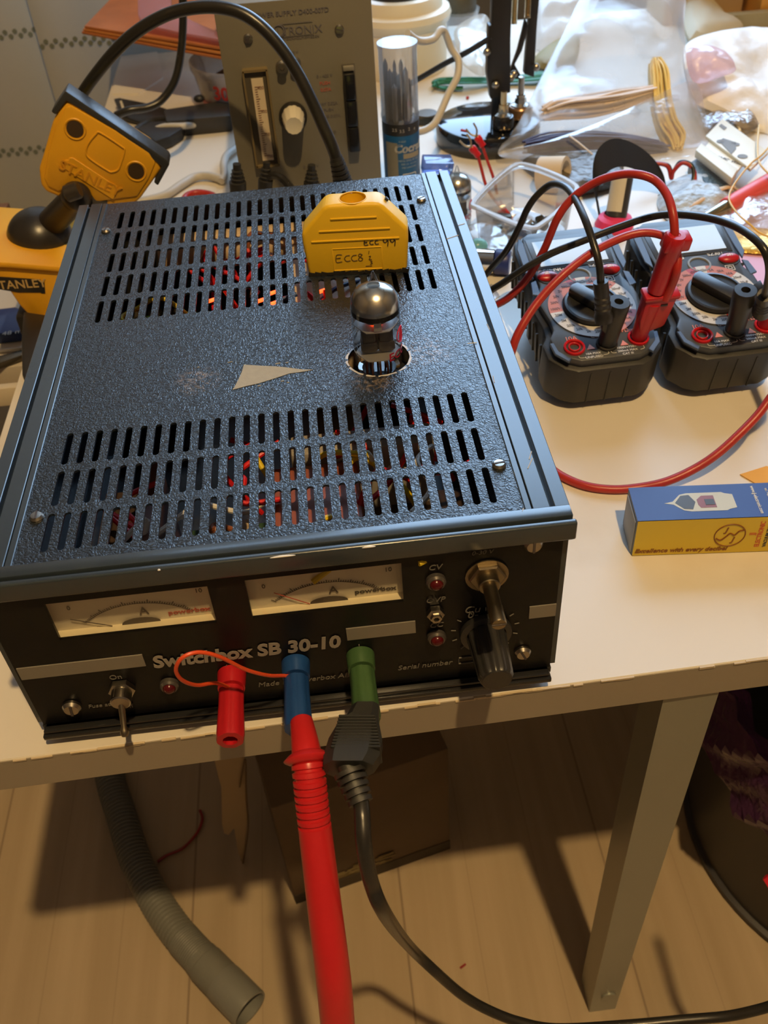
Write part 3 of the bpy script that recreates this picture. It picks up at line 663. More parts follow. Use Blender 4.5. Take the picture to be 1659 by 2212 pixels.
# ---------------------------------------------------------------- yellow block on the lid
def yellow_block():
    yb = thing('adapter_block', 'yellow plastic adapter block with pen-written numbers standing on the slotted lid', 'adapter', (.0538, .226, ZT-.001), (0, 0, -.10))
    o = [(-.0285, .0), (-.0300, .020), (-.0300, .0265), (-.0160, .0415), (-.0130, .0425), (.0130, .0425), (.0160, .0415), (.0300, .0265), (.0300, .020), (.0285, 0)]
    m = MB().prism([(x, -.0065, z) for x, z in o], (0, .0165, 0), bev=.0022, seg=3)
    b = m.done('body', YEL, yb)
    b.matrix_parent_inverse = Matrix.Identity(4)
    bpy.context.view_layer.update()
    cu = MB().cyl((0, .0018, .0345), (0, .0018, .0460), .0076, n=40).done('cutter', YEL); cu.parent = None
    cw = W_(yb); cu.matrix_basis = cw @ Matrix.Translation(cu.location)
    bpy.context.view_layer.update(); bool_cut(b, cu)
    # socket well on top: dark-walled round recess ring
    h = MB().lathe([(.0075, .0001), (.0075, .0006), (0, .0006)], (0, .0018, .0344), n=32, mi=1); h.torus((0, .0018, .0424), .0076, .0004, n=40, m=6)
    h.done('socket_well', [YEL, mat('well_floor', (.40, .16, .008), .6)], yb, True)
    rg = MB()
    for (z, w_) in ((.0345, .026), (.0275, .040), (.0215, .050)): rg.box((0, -.0066, z), (w_, .0010, .0011), bev=.0004)
    for (z, w_) in ((.0165, .028), (.0030, .028)): rg.box((.0005, -.0065, z), (w_, .0006, .0006), bev=.0002)
    for x in (-.0135, .0145): rg.box((x, -.0065, .0098), (.0005, .0006, .0135), bev=.0002)
    rg.done('ridge', YEL, yb, True)
    PEN = mat('pencil', (.12, .07, .01), .6)
    def stroke(mb, L, ox, oz, s, r):
        for st in L: mb.tube([(ox + x*s, -.00665, oz + y*s) for x, y in st], r, 5, sub=4)
    E_ = [[(.8, 1), (.1, .95), (0, 0), (.75, .02)], [(.05, .5), (.6, .55)]]
    C_ = [[(.75, .85), (.3, .8), (.05, .4), (.3, .05), (.8, .1)]]
    N9 = [[(.7, .7), (.35, 1), (.05, .7), (.35, .45), (.7, .75), (.62, -.1)]]
    N8 = [[(.6, .85), (.3, 1), (.1, .75), (.6, .3), (.35, 0), (.05, .25), (.6, .85)]]
    def word(mb, items, ox, oz, s, r):
        for dx, L in items: stroke(mb, L, ox + dx*s, oz, s, r)
    a = MB(); word(a, [(0, E_), (1.05, C_), (2.1, C_)], .0050, .0182, .0028, .00028); word(a, [(0, N9), (.95, N9)], .0155, .0172, .0042, .0003); a.done('pen_writing', mat('black_pen', (.03, .02, .015), .5), yb, True)
    a = MB(); word(a, [(0, E_), (1.05, C_), (1.95, C_), (2.85, N8)], -.0118, .0085, .0044, .00026)
    stroke(a, [[(.1, .3), (.2, 1)]], .0068, .0118, .0026, .00022); stroke(a, [[(0, .8), (.4, .9), (.2, .4), (0, .1), (.6, .1)]], .0070, .0088, .0026, .00022); stroke(a, [[(0, .9), (.5, .8), (.2, .5), (.5, .3), (0, 0)]], .0075, .0058, .0026, .00022); a.tube([(.0048, -.00665, .0050), (.0085, -.00665, .0050)], .0002, 5, sub=0)
    a.done('pencil_writing', PEN, yb, True)
    ct = MB(); random.seed(5)
    for k in range(16): ct.box((-.0268+k*.0036, -.0055, .0012), (.0036, .0030, .0016+random.uniform(0, .0012)), 0, Matrix.Rotation(random.uniform(-.3, .3), 3, 'Y'))
    for k in range(7): ct.box((.0285, -.0045+.002*k, .0014), (.0024, .0025, .0022))
    ct.done('socket_pins', BLK, yb, True, label='dark ragged contact strip along the bottom')
    MB().box((.0188, .0035, .0400), (.0020, .0020, .0014), 0, Matrix.Rotation(.8, 3, 'Y')).done('clip', BLK, yb, True)
    return yb
yellow_block()

# ---------------------------------------------------------------- multimeters
MB_ = mat('meter_holster', (.018, .018, .018), .5); MF = mat('meter_face_grey', (.048, .052, .058), .42); LCD = mat('lcd_grey', (.40, .41, .36), .07, spec=.9)
MBLUE = mat('meter_blue_accent', (.06, .085, .15), .38); ORI = mat('dial_orange', (.50, .15, .07), .5); DW = mat('dial_white', (.60, .58, .54), .5); DR = mat('dial_red', (.40, .04, .04), .5)
def P3(L, z): return [(x/1000, y/1000, z/1000) for x, y in L]
def T3(x, y, z): return Matrix.Translation((x/1000, y/1000, z/1000))
def multimeter(label, loc, rot, group=None):
    t = thing('multimeter', label, 'multimeter', loc, rot, group)
    half = [(21, 0), (29, 4), (37.5, 14), (38.2, 27), (34.5, 33), (34, 42), (36.5, 58), (37, 66), (33, 76), (33, 84), (35.5, 96), (36, 118), (34, 130), (26, 136)]
    ol = half + [(-x, y) for x, y in reversed(half)]
    m = MB().prism(P3(ol, 3), (0, 0, .030), bev=.0022, seg=2)
    m.prism(P3([(x*.93, 4+y*.94) for x, y in ol], 0), (0, 0, .006))
    st = m
    for s in (-1, 1):
        for k in range(9): st.box((s*.0370, .030+k*.0105, .018), (.0015, .0018, .020), 0, Matrix.Rotation(.3*s, 3, 'X'))
    for s in (-1, 0, 1): st.box((s*.0125, .0006, .017), (.0008, .0022, .026))
    body = m.done('holster', MB_, t, True)
    half = [(19, 3.5), (26, 7), (33, 15), (34, 26), (30, 33), (30, 42), (33, 58), (32.5, 66), (28.5, 76), (28.5, 84), (30, 96), (30.5, 116), (29, 127), (24, 131)]
    fo = half + [(-x, y) for x, y in reversed(half)]
    MB().prism(P3(fo, 32.5), (0, 0, .0065), bev=.0014, seg=2).done('face', MF, t, True)
    for s in (-1, 1):
        for z_, h_, L_ in ((37.5, .0016, ((31, 83), (35, 90), (35.3, 115), (32, 127), (29.6, 122), (30, 96))), (37.8, .0014, ((30, 66), (35.5, 68), (33.8, 80), (29.8, 82))), (37.2, .0018, ((27, 4), (34, 12), (35.2, 22), (32.5, 22), (31, 14), (24.5, 7)))):
            MB().prism([(s*x/1000, y/1000, z_/1000) for x, y in L_], (0, 0, h_), bev=.0004, seg=1).done('side_accent', MBLUE, t, True)
    # display
    MB().prism(P3([(-27, 91), (27, 91), (28, 124), (-28, 124)], 38.6), (0, 0, .0009), bev=.0005).done('screen_bezel', mat('bezel_dark', (.035, .037, .04), .4), t, True)
    MB().prism(P3([(-23.5, 94), (23.5, 94), (24, 120), (-24, 120)], 39.4), (0, 0, .0004)).done('screen', LCD, t, True)
    # buttons
    bt = [(0, REDP), (1, REDP)]
    for s in (-1, 1):
        b = MB().sphere((s*.0215, .0838, .0395), (.0072, .0045, .0026), 0, 24, 12); b.done('button', REDP, t, True, label='red oval button')
        MB().torus((s*.0215, .0838, .0390), .0066, .0006, n=24, m=6).done('button_ring', BLK, t, True)
    MB().lathe([(0, 0), (.0062, .0002), (.0066, .0010), (.0078, .0010), (.0082, 0)], (0, .0812, .0388), n=28).done('centre_button', mat('glossy_grey_button', (.22, .22, .20), .15), t, True)
    # dial card: coloured ring sectors
    cx, cy = 0, 50.5; ri, ro = .0195, .0285
    cols = [ORI]*5 + [DR] + [DW] + [ORI]*3 + [DW]*4 + [DR]*1 + [ORI]*3 + [DR] + [DW]*6
    n = len(cols); seg = MB(); mats = [ORI, DR, DW]
    for k in range(n):
        a0 = math.radians(185 - 360*k/n); a1 = math.radians(185 - 360*(k+1)/n)
        pts = [(cx/1000 + r*math.cos(a0+(a1-a0)*q/4), cy/1000 + r*math.sin(a0+(a1-a0)*q/4), .0394) for r, qs in ((ri, range(5)), (ro, range(4, -1, -1))) for q in qs]
        seg.prism(pts, (0, 0, .0003), mats.index(cols[k]))
    seg.done('dial_scale', mats, t, True)
    tx = MB(); names = ['1000V', '200V', '20V', '2V', '200m', 'OFF', 'NCV', '2A', '20A', '10A', '20mF', '20uF', '2uF', '20nF', 'hFE', '2mA', '20m', '200m', 'TEMP', '200', '2k', '20k', '200k', '2M', '20M']
    for k in range(n):
        a = math.radians(185 - 360*(k+.5)/n); r = .0241
        tx.text(names[k % len(names)], .0030, Matrix.Translation((r*math.cos(a), cy/1000 + r*math.sin(a), .03975)), bold=.01, xs=.9)
    tx.done('dial_lettering', INK, t, True)
    # rotary knob
    k_ = MB().lathe([(.0188, .0390), (.0190, .0410), (.0180, .0425), (.0165, .0428), (.0160, .0418), (.0100, .0412), (0, .0412)], (0, cy/1000, 0), n=48)
    ko = k_.done('rotary_knob', mat('knob_black', (.02, .02, .021), .38), t, True)
    F = Matrix.Rotation(math.radians(-52), 4, 'Z')
    g = MB().prism([F @ Vector(q) + Vector((0, cy/1000, 0)) for q in ((-.0165, -.0048, .0415), (.0160, -.0050, .0415), (.0172, 0, .0415), (.0160, .0050, .0415), (-.0165, .0048, .0415), (-.0180, 0, .0415))], (0, 0, .0062), bev=.0012)
    g.done('grip', mat('knob_black2', (.024, .024, .025), .35), ko, True)
    # jacks
    for (x, y, m) in ((-21, 15, REDM), (0, 15, RUB), (21, 17, REDM)):
        MB().lathe([(.0030, .0385), (.0030, .0405), (.0034, .0408), (.0038, .0405), (.0038, .0390), (.0052, .0388), (.0054, .0405), (.0062, .0412), (.0068, .0405), (.0068, .0385)], (x/1000, y/1000, 0), n=32).done('jack', m, t, True)
    tx = MB(); tx.text('NENG', .0052, T3(-15.5, 90, 0) @ Matrix.Translation((0, 0, .0392)), bold=.02, xs=1.05); tx.text('SZ302', .0042, T3(14, 90, 39.2), bold=.01)
    tx.text('SEL', .0030, T3(-21.5, 84.4, 42.0), bold=.03); tx.text('S/H', .0030, T3(21.5, 84.4, 42.0), bold=.03)
    for w_ in (.0055, .0025):
        for dx, dy, sx, sy in ((0, 1, 1, 0), (0, -1, 1, 0), (1, 0, 0, 1), (-1, 0, 0, 1)): tx.box((.0190+dx*w_/2, .0745+dy*w_*.45, .0393), (w_ if sx else .0004, w_*.9 if sy else .0004, .0004))
    tx.text('10A MAX', .0024, T3(-10.5, 8.4, 39.2)); tx.text('UNFUSED', .0026, T3(-10.5, 5.4, 39.2)); tx.text('1000V=750~', .0024, T3(11.5, 10.4, 39.2)); tx.text('200mA MAX', .0024, T3(11.5, 7.6, 39.2)); tx.text('CAT III', .0024, T3(11.0, 4.9, 39.2)); tx.text('COM', .0036, T3(-4, 23, 39.2))
    tx.tube([(-.0200, .0075, .0393), (-.0195, .0058, .0393), (-.0160, .0055, .0393)], .0002, 4, sub=3); tx.tube([(-.0045, .0062, .0393), (-.0012, .0066, .0393), (-.0008, .0085, .0393)], .0002, 4, sub=3); tx.tube([(.0008, .0085, .0393), (.0015, .0068, .0393), (.0040, .0066, .0393)], .0002, 4, sub=3); tx.tube([(.0222, .0100, .0393), (.0222, .0078, .0393), (.0195, .0070, .0393)], .0002, 4, sub=3)
    tx.done('face_lettering', WHT, t, True)
    tx = MB(); tx.text('10A', .0048, T3(-21, 23.5, 39.2), bold=.01); tx.text('V\u03a9mA', .0042, T3(17.5, 25.0, 39.2), bold=.01); tx.text('A', .0056, T3(-25, 90, 39.2), bold=.02)
    for x in (-10.8, 10.8): tx.prism(P3([(x-2.6, 12.2), (x+2.6, 12.2), (x, 16.6)], 39.1), (0, 0, .0003))
    tx.done('orange_lettering', mat('orange_print', (.62, .16, .07), .5), t, True)
    # tilt stand
    MB().prism([(-.022, .112, -.0245), (.022, .112, -.0245), (.022, .116, .004), (-.022, .116, .004)], (0, .0025, 0)).done('tilt_stand', MB_, t, True)
    return t
M1 = (.2067, .2120, .0030); MR = (.195, 0, .030)
mm1 = multimeter('left one of two grey digital multimeters, nearest the blue case, under the red leads', M1, MR)
M2 = (.2885, .2108, .0030)
mm2 = multimeter('right one of two grey digital multimeters, its pale blank screen beside pink paper', M2, MR)
def ML(o, x, y, z): return Matrix.Translation(o) @ Euler(MR).to_matrix().to_4x4() @ Vector((x/1000, y/1000, z/1000))
def MLv(x, y, z): return Euler(MR).to_matrix() @ Vector((x, y, z))
nz = MLv(0, 0, 1)

# banana plugs and test leads
def black_lead(label, o, side, pts):
    t = thing('test_lead', label, 'cable', ML(o, 0, 15, 40), (0, 0, 0), None)
    b = ML(o, 0, 15, 39.5); ax = (MLv(side*.06, .02, 1)).normalized(); s = MLv(1, 0, 0)*side
    p = MB().lathe([(.0052, 0), (.0056, .0005), (.0060, .003), (.0062, .012), (.0070, .026), (.0072, .0330), (.0066, .0340), (.0028, .0341), (.0026, .030), (0, .030)], b, ax, 28)
    e = b + ax*.026 - s*.0075
    p.prism([b + ax*.012 - s*.004 + MLv(0, q, 0) for q in (-.0045, .0045)] + [b + ax*.0335 - s*.006 + MLv(0, q, 0) for q in (.0045, -.0045)], -s*.004 + ax*.004, bev=.001)
    d = Vector(pts[1]) - Vector(pts[0]); d.normalize()
    p.lathe([(0, 0), (.0056, 0), (.0058, .004), (.0050, .006), (.0052, .0085), (.0046, .0095), (.0050, .012), (.0044, .013), (.0048, .0155), (.0042, .0165), (.0046, .0195), (.0044, .026), (0, .026)], Vector(pts[0]) - d*.024, d, 24)
    p.done('plug', BLK, t)
    MB().tube(pts, .0023, 12, sub=10).done('lead', CABLK, t)
    return t
c1 = ML(M1, 0, 15, 40)
black_lead('black test lead arching from the left multimeter down behind the blue case', M1, 1,
    [PZ(1298, 615, .092), PZ(1294, 570, .105), PZ(1280, 520, .115), PZ(1262, 470, .122), PZ(1240, 425, .124), PZ(1218, 402, .122), PZ(1190, 399, .116), PZ(1162, 420, .108), PZ(1140, 450, .098), PZ(1122, 490, .084), PZ(1095, 540, .066), PZ(1065, 575, .05), PZ(1040, 602, .04), PZ(1000, 630, .03)])
black_lead('black test lead from the right multimeter arching over both meters to the blue case', M2, -1,
    [PZ(1652, 640, .085), PZ(1662, 590, .11), PZ(1655, 548, .122), PZ(1632, 518, .126), PZ(1595, 492, .126), PZ(1550, 475, .124), PZ(1500, 466, .121), PZ(1450, 463, .117), PZ(1400, 470, .112), PZ(1330, 493, .105), PZ(1260, 520, .098), PZ(1190, 548, .09), PZ(1130, 582, .08), PZ(1085, 612, .068), PZ(1060, 628, .06), PZ(1030, 655, .05)])
def red_stack(o, lower_pts, upper_pts):
    t = thing('test_lead', 'red test lead plugged straight into the left multimeter, the lower of two stacked plugs', 'cable', ML(o, 21, 17, 40))
    b = ML(o, 21, 17, 39.0); ax = (MLv(.0, .0, 1) + Vector((.11, .03, 0))).normalized(); sx = MLv(1, 0, 0)
    p = MB().lathe([(.0030, 0), (.0046, .001), (.0050, .004), (.0056, .014), (.0060, .030), (0, .030)], b, ax, 24)
    q = [b + ax*.006 - sx*.003, b + ax*.012 + sx*.012, b + ax*.036 + sx*.0135, b + ax*.036 - sx*.0065, b + ax*.018 - sx*.0055]
    p.prism([Vector(v) - MLv(0, .0048, 0) for v in q], MLv(0, .0096, 0), bev=.0018, seg=2)
    p.prism([Vector(v) - MLv(0, .0056, 0) for v in (b+ax*.0335-sx*.0075, b+ax*.0335+sx*.0145, b+ax*.037+sx*.0145, b+ax*.037-sx*.0075)], MLv(0, .0112, 0), bev=.0012)
    p.box(b + ax*.030 + sx*.006 - MLv(0, .0050, 0), (.0042, .0006, .0012), 1, Euler(MR).to_matrix())
    p.done('plug', [REDP, INK], t); MB().tube(lower_pts, .0025, 12, sub=10).done('lead', REDC, t)
    u = thing('test_lead', 'red test lead stacked on the other red plug, arching highest above the left multimeter', 'cable', b + ax*.037)
    b2 = b + ax*.037; ax2 = (ax + Vector((.0, .03, 0))).normalized()
    p = MB().lathe([(.0046, 0), (.0054, .001), (.0056, .010), (.0060, .030), (.0064, .0315), (.0064, .0385), (.0054, .040), (.0026, .0401), (.0024, .037), (0, .037)], b2, ax2, 24)
    p.prism([Vector(v) - MLv(0, .005, 0) for v in (b2+ax2*.031-sx*.0065, b2+ax2*.031+sx*.009, b2+ax2*.039+sx*.009, b2+ax2*.040-sx*.005)], MLv(0, .010, 0), bev=.0012)
    p.done('plug', REDP, u); MB().tube(upper_pts, .0025, 12, sub=10).done('lead', REDC, u)
red_stack(M1,
    [PZ(1437, 648, .077), PZ(1450, 620, .086), PZ(1462, 585, .098), PZ(1463, 550, .106), PZ(1448, 520, .112), PZ(1422, 506, .114), PZ(1385, 503, .114), PZ(1340, 515, .112), PZ(1280, 545, .108), PZ(1215, 595, .1), PZ(1160, 655, .088), PZ(1122, 715, .076), PZ(1105, 760, .065), PZ(1095, 800, .05)],
    [PZ(1435, 545, .105), PZ(1450, 530, .112), PZ(1457, 505, .12), PZ(1453, 460, .13), PZ(1440, 420, .136), PZ(1415, 390, .14), PZ(1380, 377, .142), PZ(1340, 377, .14), PZ(1290, 392, .134), PZ(1240, 425, .124), PZ(1205, 470, .112), PZ(1175, 540, .09), PZ(1140, 600, .07), PZ(1100, 642, .055), PZ(1060, 665, .045), PZ(1020, 690, .035)])
# red lead of the second multimeter, and the loop along the table
r2 = thing('test_lead', 'red test lead looping across the bare table from the right edge to the blue case', 'cable', (.25, .13, 0))
b = ML(M2, 21, 17, 39); MB().lathe([(.003, 0), (.005, .001), (.0056, .014), (.006, .03), (.004, .036), (0, .036)], b, MLv(.1, 0, 1), 24).done('plug', REDP, r2)
MB().tube([b + Vector((.004, 0, .034)), b + Vector((.012, -.005, .06)), PZ(1755, 640, .09), PZ(1760, 740, .075), PZ(1720, 800, .06), PZ(1672, 850, .045), PZ(1640, 893, .036), PZ(1600, 935, .028), PZ(1550, 980, .019), PZ(1500, 1013, .012), PZ(1440, 1040, .007), PZ(1380, 1053, .0035), PZ(1320, 1057, .0028), PZ(1260, 1048, .0028), PZ(1205, 1023, .0028), PZ(1170, 990, .0028), PZ(1140, 950, .0028)], .0026, 12, sub=10).done('lead', REDC, r2)
# ---------------------------------------------------------------- small tube carton
cb = thing('tube_carton', 'small blue and yellow tube carton lying on the table right of the blue case', 'carton', (.225, .088, 0))
pa, pb_ = PZ(1364, 1202, 0), PZ(1655, 1192, 0); ux = (pb_-pa).normalized(); uy = Vector((-ux.y, ux.x, 0)); L = .0790; Wd = .0268; Hh = .0262
CM = Matrix((ux, uy, Vector((0, 0, 1)))).transposed().to_4x4(); CM.translation = pa
YB = mat('carton_yellow', (.66, .47, .035), .42); BB = mat('carton_blue', (.022, .055, .25), .4); SB = mat('carton_slate', (.20, .22, .24), .5)
def CP(x, y, z): return CM @ Vector((x, y, z))
c = MB(); c.prism([CP(0, .0006, .0004), CP(L, .0006, .0004), CP(L, Wd, .0004), CP(0, Wd, .0004)], (0, 0, Hh), 0, bev=.0003, seg=1); bo = c.done('carton_body', SB, cb)
MB().prism([CP(.0003, 0, .0006), CP(L, 0, .0006), CP(L, 0, Hh), CP(.0003, 0, Hh)], uy*.0006).done('yellow_side', YB, cb, label='yellow printed side')
MB().prism([CP(.0, .0002, Hh+.0004), CP(L, .0002, Hh+.0004), CP(L, Wd, Hh+.0004), CP(.0, Wd, Hh+.0004)], (0, 0, .0004)).done('blue_top', BB, cb, label='blue printed top')
MB().prism([CP(-.0006, .002, .001), CP(-.0006, Wd-.003, .001), CP(-.0006, Wd-.003, Hh-.002), CP(-.0006, .002, Hh-.002)], ux*.0006, bev=.0001).done('end_flap', mat('flap_grey', (.30, .31, .32), .5), cb)
MB().prism([CP(L, .001, .001), CP(L+.012, .001, .004), CP(L+.012, .001, Hh-.003), CP(L, .001, Hh)], uy*.0006).done('side_flap', mat('cardboard_inner', (.45, .38, .28), .7), cb)
FS = CM @ Matrix.Rotation(math.pi/2, 4, 'X'); FT = CM @ Matrix.Translation((0, 0, Hh+.00085))
s = MB(); s.text('Excellence with every decibel', .0042, FS @ Matrix.Translation((.0262, .0040, .0002)), bold=.02, shear=.25)
cx_, cz_ = .0510, .0140
s.torus(CM @ Vector((cx_, -.0001, cz_)), .0082, .00035, uy, 40, 6)
s.tube([CM @ Vector((cx_ + x/1000, -.0002, cz_ + z/1000)) for x, z in ((-7, -2), (-4.5, -3.5), (-2, -1), (0, 1.5), (2.5, 0), (4.5, 3), (6.8, 3.5))], .0004, 6, sub=4)
s.text('J', .0052, FS @ Matrix.Translation((cx_-.0022, cz_+.0038, .0001)) @ Matrix.Rotation(-.2, 4, 'Z'), bold=.03); s.text('J', .0052, FS @ Matrix.Translation((cx_+.0024, cz_-.0036, .0001)) @ Matrix.Rotation(-.2, 4, 'Z'), bold=.03)
s.done('print', mat('brown_print', (.22, .07, .01), .5), cb)
s = MB(); V90 = Matrix.Rotation(math.pi/2, 4, 'Z'); s.text('JJ', .0042, FS @ Matrix.Translation((.0630, .0145, .0001)) @ V90); s.text('ELECTRONIC', .0036, FS @ Matrix.Translation((.0672, .0140, .0001)) @ V90, bold=.02, xs=.9)
s.done('print', mat('red_orange_print', (.55, .12, .04), .5), cb)
s = MB(); s.text('VACUUM TUBE', .0026, FS @ Matrix.Translation((.0712, .0130, .0001)) @ V90, bold=.02); s.text('MADE IN SLOVAK REPUBLIC', .0017, FS @ Matrix.Translation((.0748, .0135, .0001)) @ V90, bold=.02); s.done('print', INK, cb)
s = MB(); s.text('www.jj-electronic.com', .0030, FT @ Matrix.Translation((.0665, .0135, 0)) @ Matrix.Rotation(-math.pi/2, 4, 'Z'), bold=.01, xs=.8); s.text('tel.: +421 41 430 17 20', .0022, FT @ Matrix.Translation((.0735, .0135, 0)) @ Matrix.Rotation(-math.pi/2, 4, 'Z'), xs=.85); s.done('print', WHT, cb)
tp = [( .0168, .0130), (.0215, .0142), (.0235, .0165), (.0262, .0195), (.0300, .0205), (.0490, .0205), (.0505, .0195), (.0545, .0185), (.0545, .0080), (.0505, .0070), (.0490, .0060), (.0300, .0060), (.0262, .0070), (.0235, .0095), (.0215, .0118)]
MB().prism([CP(x, y, Hh+.0008) for x, y in tp], (0, 0, .0001)).done('printed_tube', mat('print_glass', (.55, .55, .45), .45), cb, label='picture of a tube on the blue top')
s = MB()
s.prism([CP(x, y, Hh+.0009) for x, y in ((.0225, .0130), (.0265, .0185), (.0310, .0190), (.0335, .0132), (.0310, .0075), (.0265, .0080))], (0, 0, .0001), 0)
s.prism([CP(x, y, Hh+.0009) for x, y in ((.0355, .0085), (.0440, .0085), (.0440, .0180), (.0375, .0180), (.0345, .0150), (.0345, .0110))], (0, 0, .0001), 1)
s.prism([CP(x, y, Hh+.00105) for x, y in ((.0385, .0105), (.0435, .0105), (.0435, .0150), (.0385, .0150))], (0, 0, .0001), 0); s.done('printed_detail', [mat('print_dark', (.06, .055, .045), .4), mat('print_maroon', (.25, .08, .07), .4)], cb)
MB().prism([PZ(1598, 1026, .0003), PZ(1655, 1008, .0003), PZ(1720, 1030, .0003), PZ(1660, 1062, .0003)], (0, 0, .0006)).done('sticky_note', mat('orange_paper', (.78, .40, .06), .7)); tag(bpy.data.objects['sticky_note'], 'corner of orange sticky note on the table behind the tube carton', 'note')

# ---------------------------------------------------------------- leads hanging from the front terminals
w_ = thing('jumper_wire', 'thin orange-red wire looped between the red and blue front terminals', 'wire', (-.02, -.02, .03))
MB().tube([(-.0250, -.0092, .0322), PY(470, 1476, -.014), PY(425, 1480, -.022), PY(392, 1468, -.028), PY(380, 1445, -.03), PY(395, 1420, -.03), PY(430, 1409, -.028), PY(475, 1419, -.026), PY(530, 1446, -.022), PY(580, 1459, -.016), PY(618, 1460, -.0095), (.0035, -.009, .036)], .00085, 10, sub=10).done('insulation', mat('orange_wire', (.78, .085, .02), .4), w_)
pr = thing('test_probe', 'large red test probe pushed into the blue terminal, hanging before the table edge', 'probe', (.003, -.05, .03))
t0 = Vector((.0013, -.030, .0370)); PR = [PY(651, 1556, -.0405), PY(664, 1640, -.060), PY(675, 1745, -.074), PY(700, 1950, -.098), PY(722, 2130, -.118), PY(735, 2290, -.132)]
MB().cyl(t0, PR[0], .0011, n=12).done('metal_tip', STEEL, pr)
def probe_body():
    P = spline(PR, 40); d = [0]
    for a, b in zip(P, P[1:]): d.append(d[-1] + (b-a).length)
    return P, d
P_, D_ = probe_body(); LT = D_[-1]
def prad(f):
    i = f*(len(P_)-1); k = int(min(i, len(P_)-2)); s = D_[k] + (i-k)*(D_[k+1]-D_[k]); mmv = s*1000
    if mmv < .8: return .0040 + .0008*mmv/.8
    if mmv < 18: return .0048 + .0013*(mmv-.8)/17
    if mmv < 21.5: return .0098 - abs(mmv-19.8)*.0014
    if mmv < 48: return .0068 if (mmv % 3.1) < 1.7 else .0058
    if mmv < 120: return .0068 + .0006*(mmv-48)/72
    return .0074
PRP = []
N_ = 460
for k in range(N_+1):
    s = LT*k/N_; j = max(i for i in range(len(D_)) if D_[i] <= s + 1e-12); j = min(j, len(P_)-2); f = (s-D_[j])/(D_[j+1]-D_[j]); PRP.append(P_[j].lerp(P_[j+1], f))
D_ = [LT*k/N_ for k in range(N_+1)]; P_ = PRP
MB().tube(P_, prad, 28, sub=0).done('handle', mat('probe_red', (.55, .018, .022), .3), pr, ang=60)
bl = thing('ground_lead', 'black moulded plug and cord hanging from the green terminal, sagging away right', 'cable', (.04, -.06, .02))
e0 = Vector((.0312, -.033, .0372)); e1 = PY(792, 1535, -.042); MB().cyl(e0, e1, .0020, n=14).done('metal_pin', STEEL, bl)
k0, k1, k2 = PY(791, 1528, -.041), PY(786, 1650, -.066), PY(780, 1735, -.080)
ax = (k1-k0).normalized(); sx = Vector((1, 0, 0)); sy = ax.cross(sx).normalized(); sx = sy.cross(ax)
pm = MB(); sec = [(0, .0055, .0050), (.010, .0066, .0058), (.013, .0078, .0062), (.030, .0108, .0070), (.044, .0112, .0074), (.052, .0098, .0074), (.0525, .003, .003)]
LK = (k1-k0).length
prev = None; rows = []
for q, (d, a, b) in enumerate(sec):
    c_ = k0 + ax*(d/.0525*LK*1.10) + sx*(-.0012*q)
    rows.append([pm.bm.verts.new(c_ + sx*a*u + sy*b*v) for u, v in ((-1, -.5), (-.6, -1), (.6, -1), (1, -.5), (1, .5), (.6, 1), (-.6, 1), (-1, .5))])
fs = [pm.bm.faces.new(rows[0])]
for a, b in zip(rows, rows[1:]):
    for i in range(8): fs.append(pm.bm.faces.new((a[i], a[(i+1) % 8], b[(i+1) % 8], b[i])))
fs.append(pm.bm.faces.new(rows[-1])); pm._fin(fs, 0)
for q in range(11):
    c_ = k0 + ax*(.016+.0028*q)/.0525*LK - sx*.003; pm.box(c_ - sy*0.0, (.0150+q*.0005, .0010, .0146), 0, Matrix((sx, ax, sy)).transposed(), bev=.0003, seg=1)
pm.done('moulded_plug', mat('plug_black', (.020, .021, .020), .45), bl, weld=True)
sr = MB(); n0 = k0 + ax*LK*1.08 - sx*.006; axr = (k2 - n0).normalized()
LR = (k2-n0).length
for q in range(5): sr.lathe([(0, 0), (.0066-.0004*q, 0), (.0066-.0004*q, LR*.13), (0, LR*.13)], n0 + axr*(LR*.2*q+.001), axr, 14)
sr.cyl(n0 - axr*.002, k2, .0042, .0036, n=12); sr.done('strain_relief', RUB, bl)
MB().tube([n0 + axr*LR*.8, k2, PY(783, 1770, -.086), PY(787, 1830, -.094), PY(803, 1910, -.10), PY(835, 1980, -.10), PZ(885, 2045, -.17), PZ(945, 2103, -.21), PZ(1000, 2150, -.235), PZ(1055, 2182, -.25), PZ(1120, 2207, -.26), PZ(1200, 2222, -.265), PZ(1330, 2216, -.265), PZ(1480, 2203, -.26), PZ(1600, 2190, -.25), PZ(1720, 2150, -.22), PZ(1850, 2050, -.12), PZ(1950, 1800, -.03)], lambda f: .0032, 12, sub=10).done('cord', CABLK, bl)
# ---------------------------------------------------------------- old grey power supply behind
YP = .47
GP = mat('psu_grey_face', (.22, .20, .15), .42, .25, bump=('n', 900, .06, .0003), var=(4, .06)); CASEB = mat('psu_case', (.30, .28, .23), .45, .3)
ps = thing('laboratory_power_supply', 'tall old grey laboratory power supply with a vertical meter standing behind the blue case', 'power supply', (.032, .57, 0))
X0, X1, ZP = -.0245, .0885, .1935
b = MB().span((X0+.003, YP+.003, .004), (X1-.002, YP+.20, ZP-.004), bev=.001)
for sx in (X0+.015, X1-.015):
    for sy in (YP+.02, YP+.18): b.cyl((sx, sy, 0), (sx, sy, .005), .006)
b.done('case', CASEB, ps)
MB().span((X0, YP, .006), (X1, YP+.003, ZP), bev=.0006).done('front_panel', GP, ps)
FB = Matrix.Rotation(math.pi/2, 4, 'X')
def PF(px, py, off=.0006): return PY(px, py, YP-off)
def FT_(px, py, off=.0004): return Matrix.Translation(PY(px, py, YP-off)) @ FB
q = [PF(523, 150), PF(575, 147), PF(605, 350), PF(555, 358)]
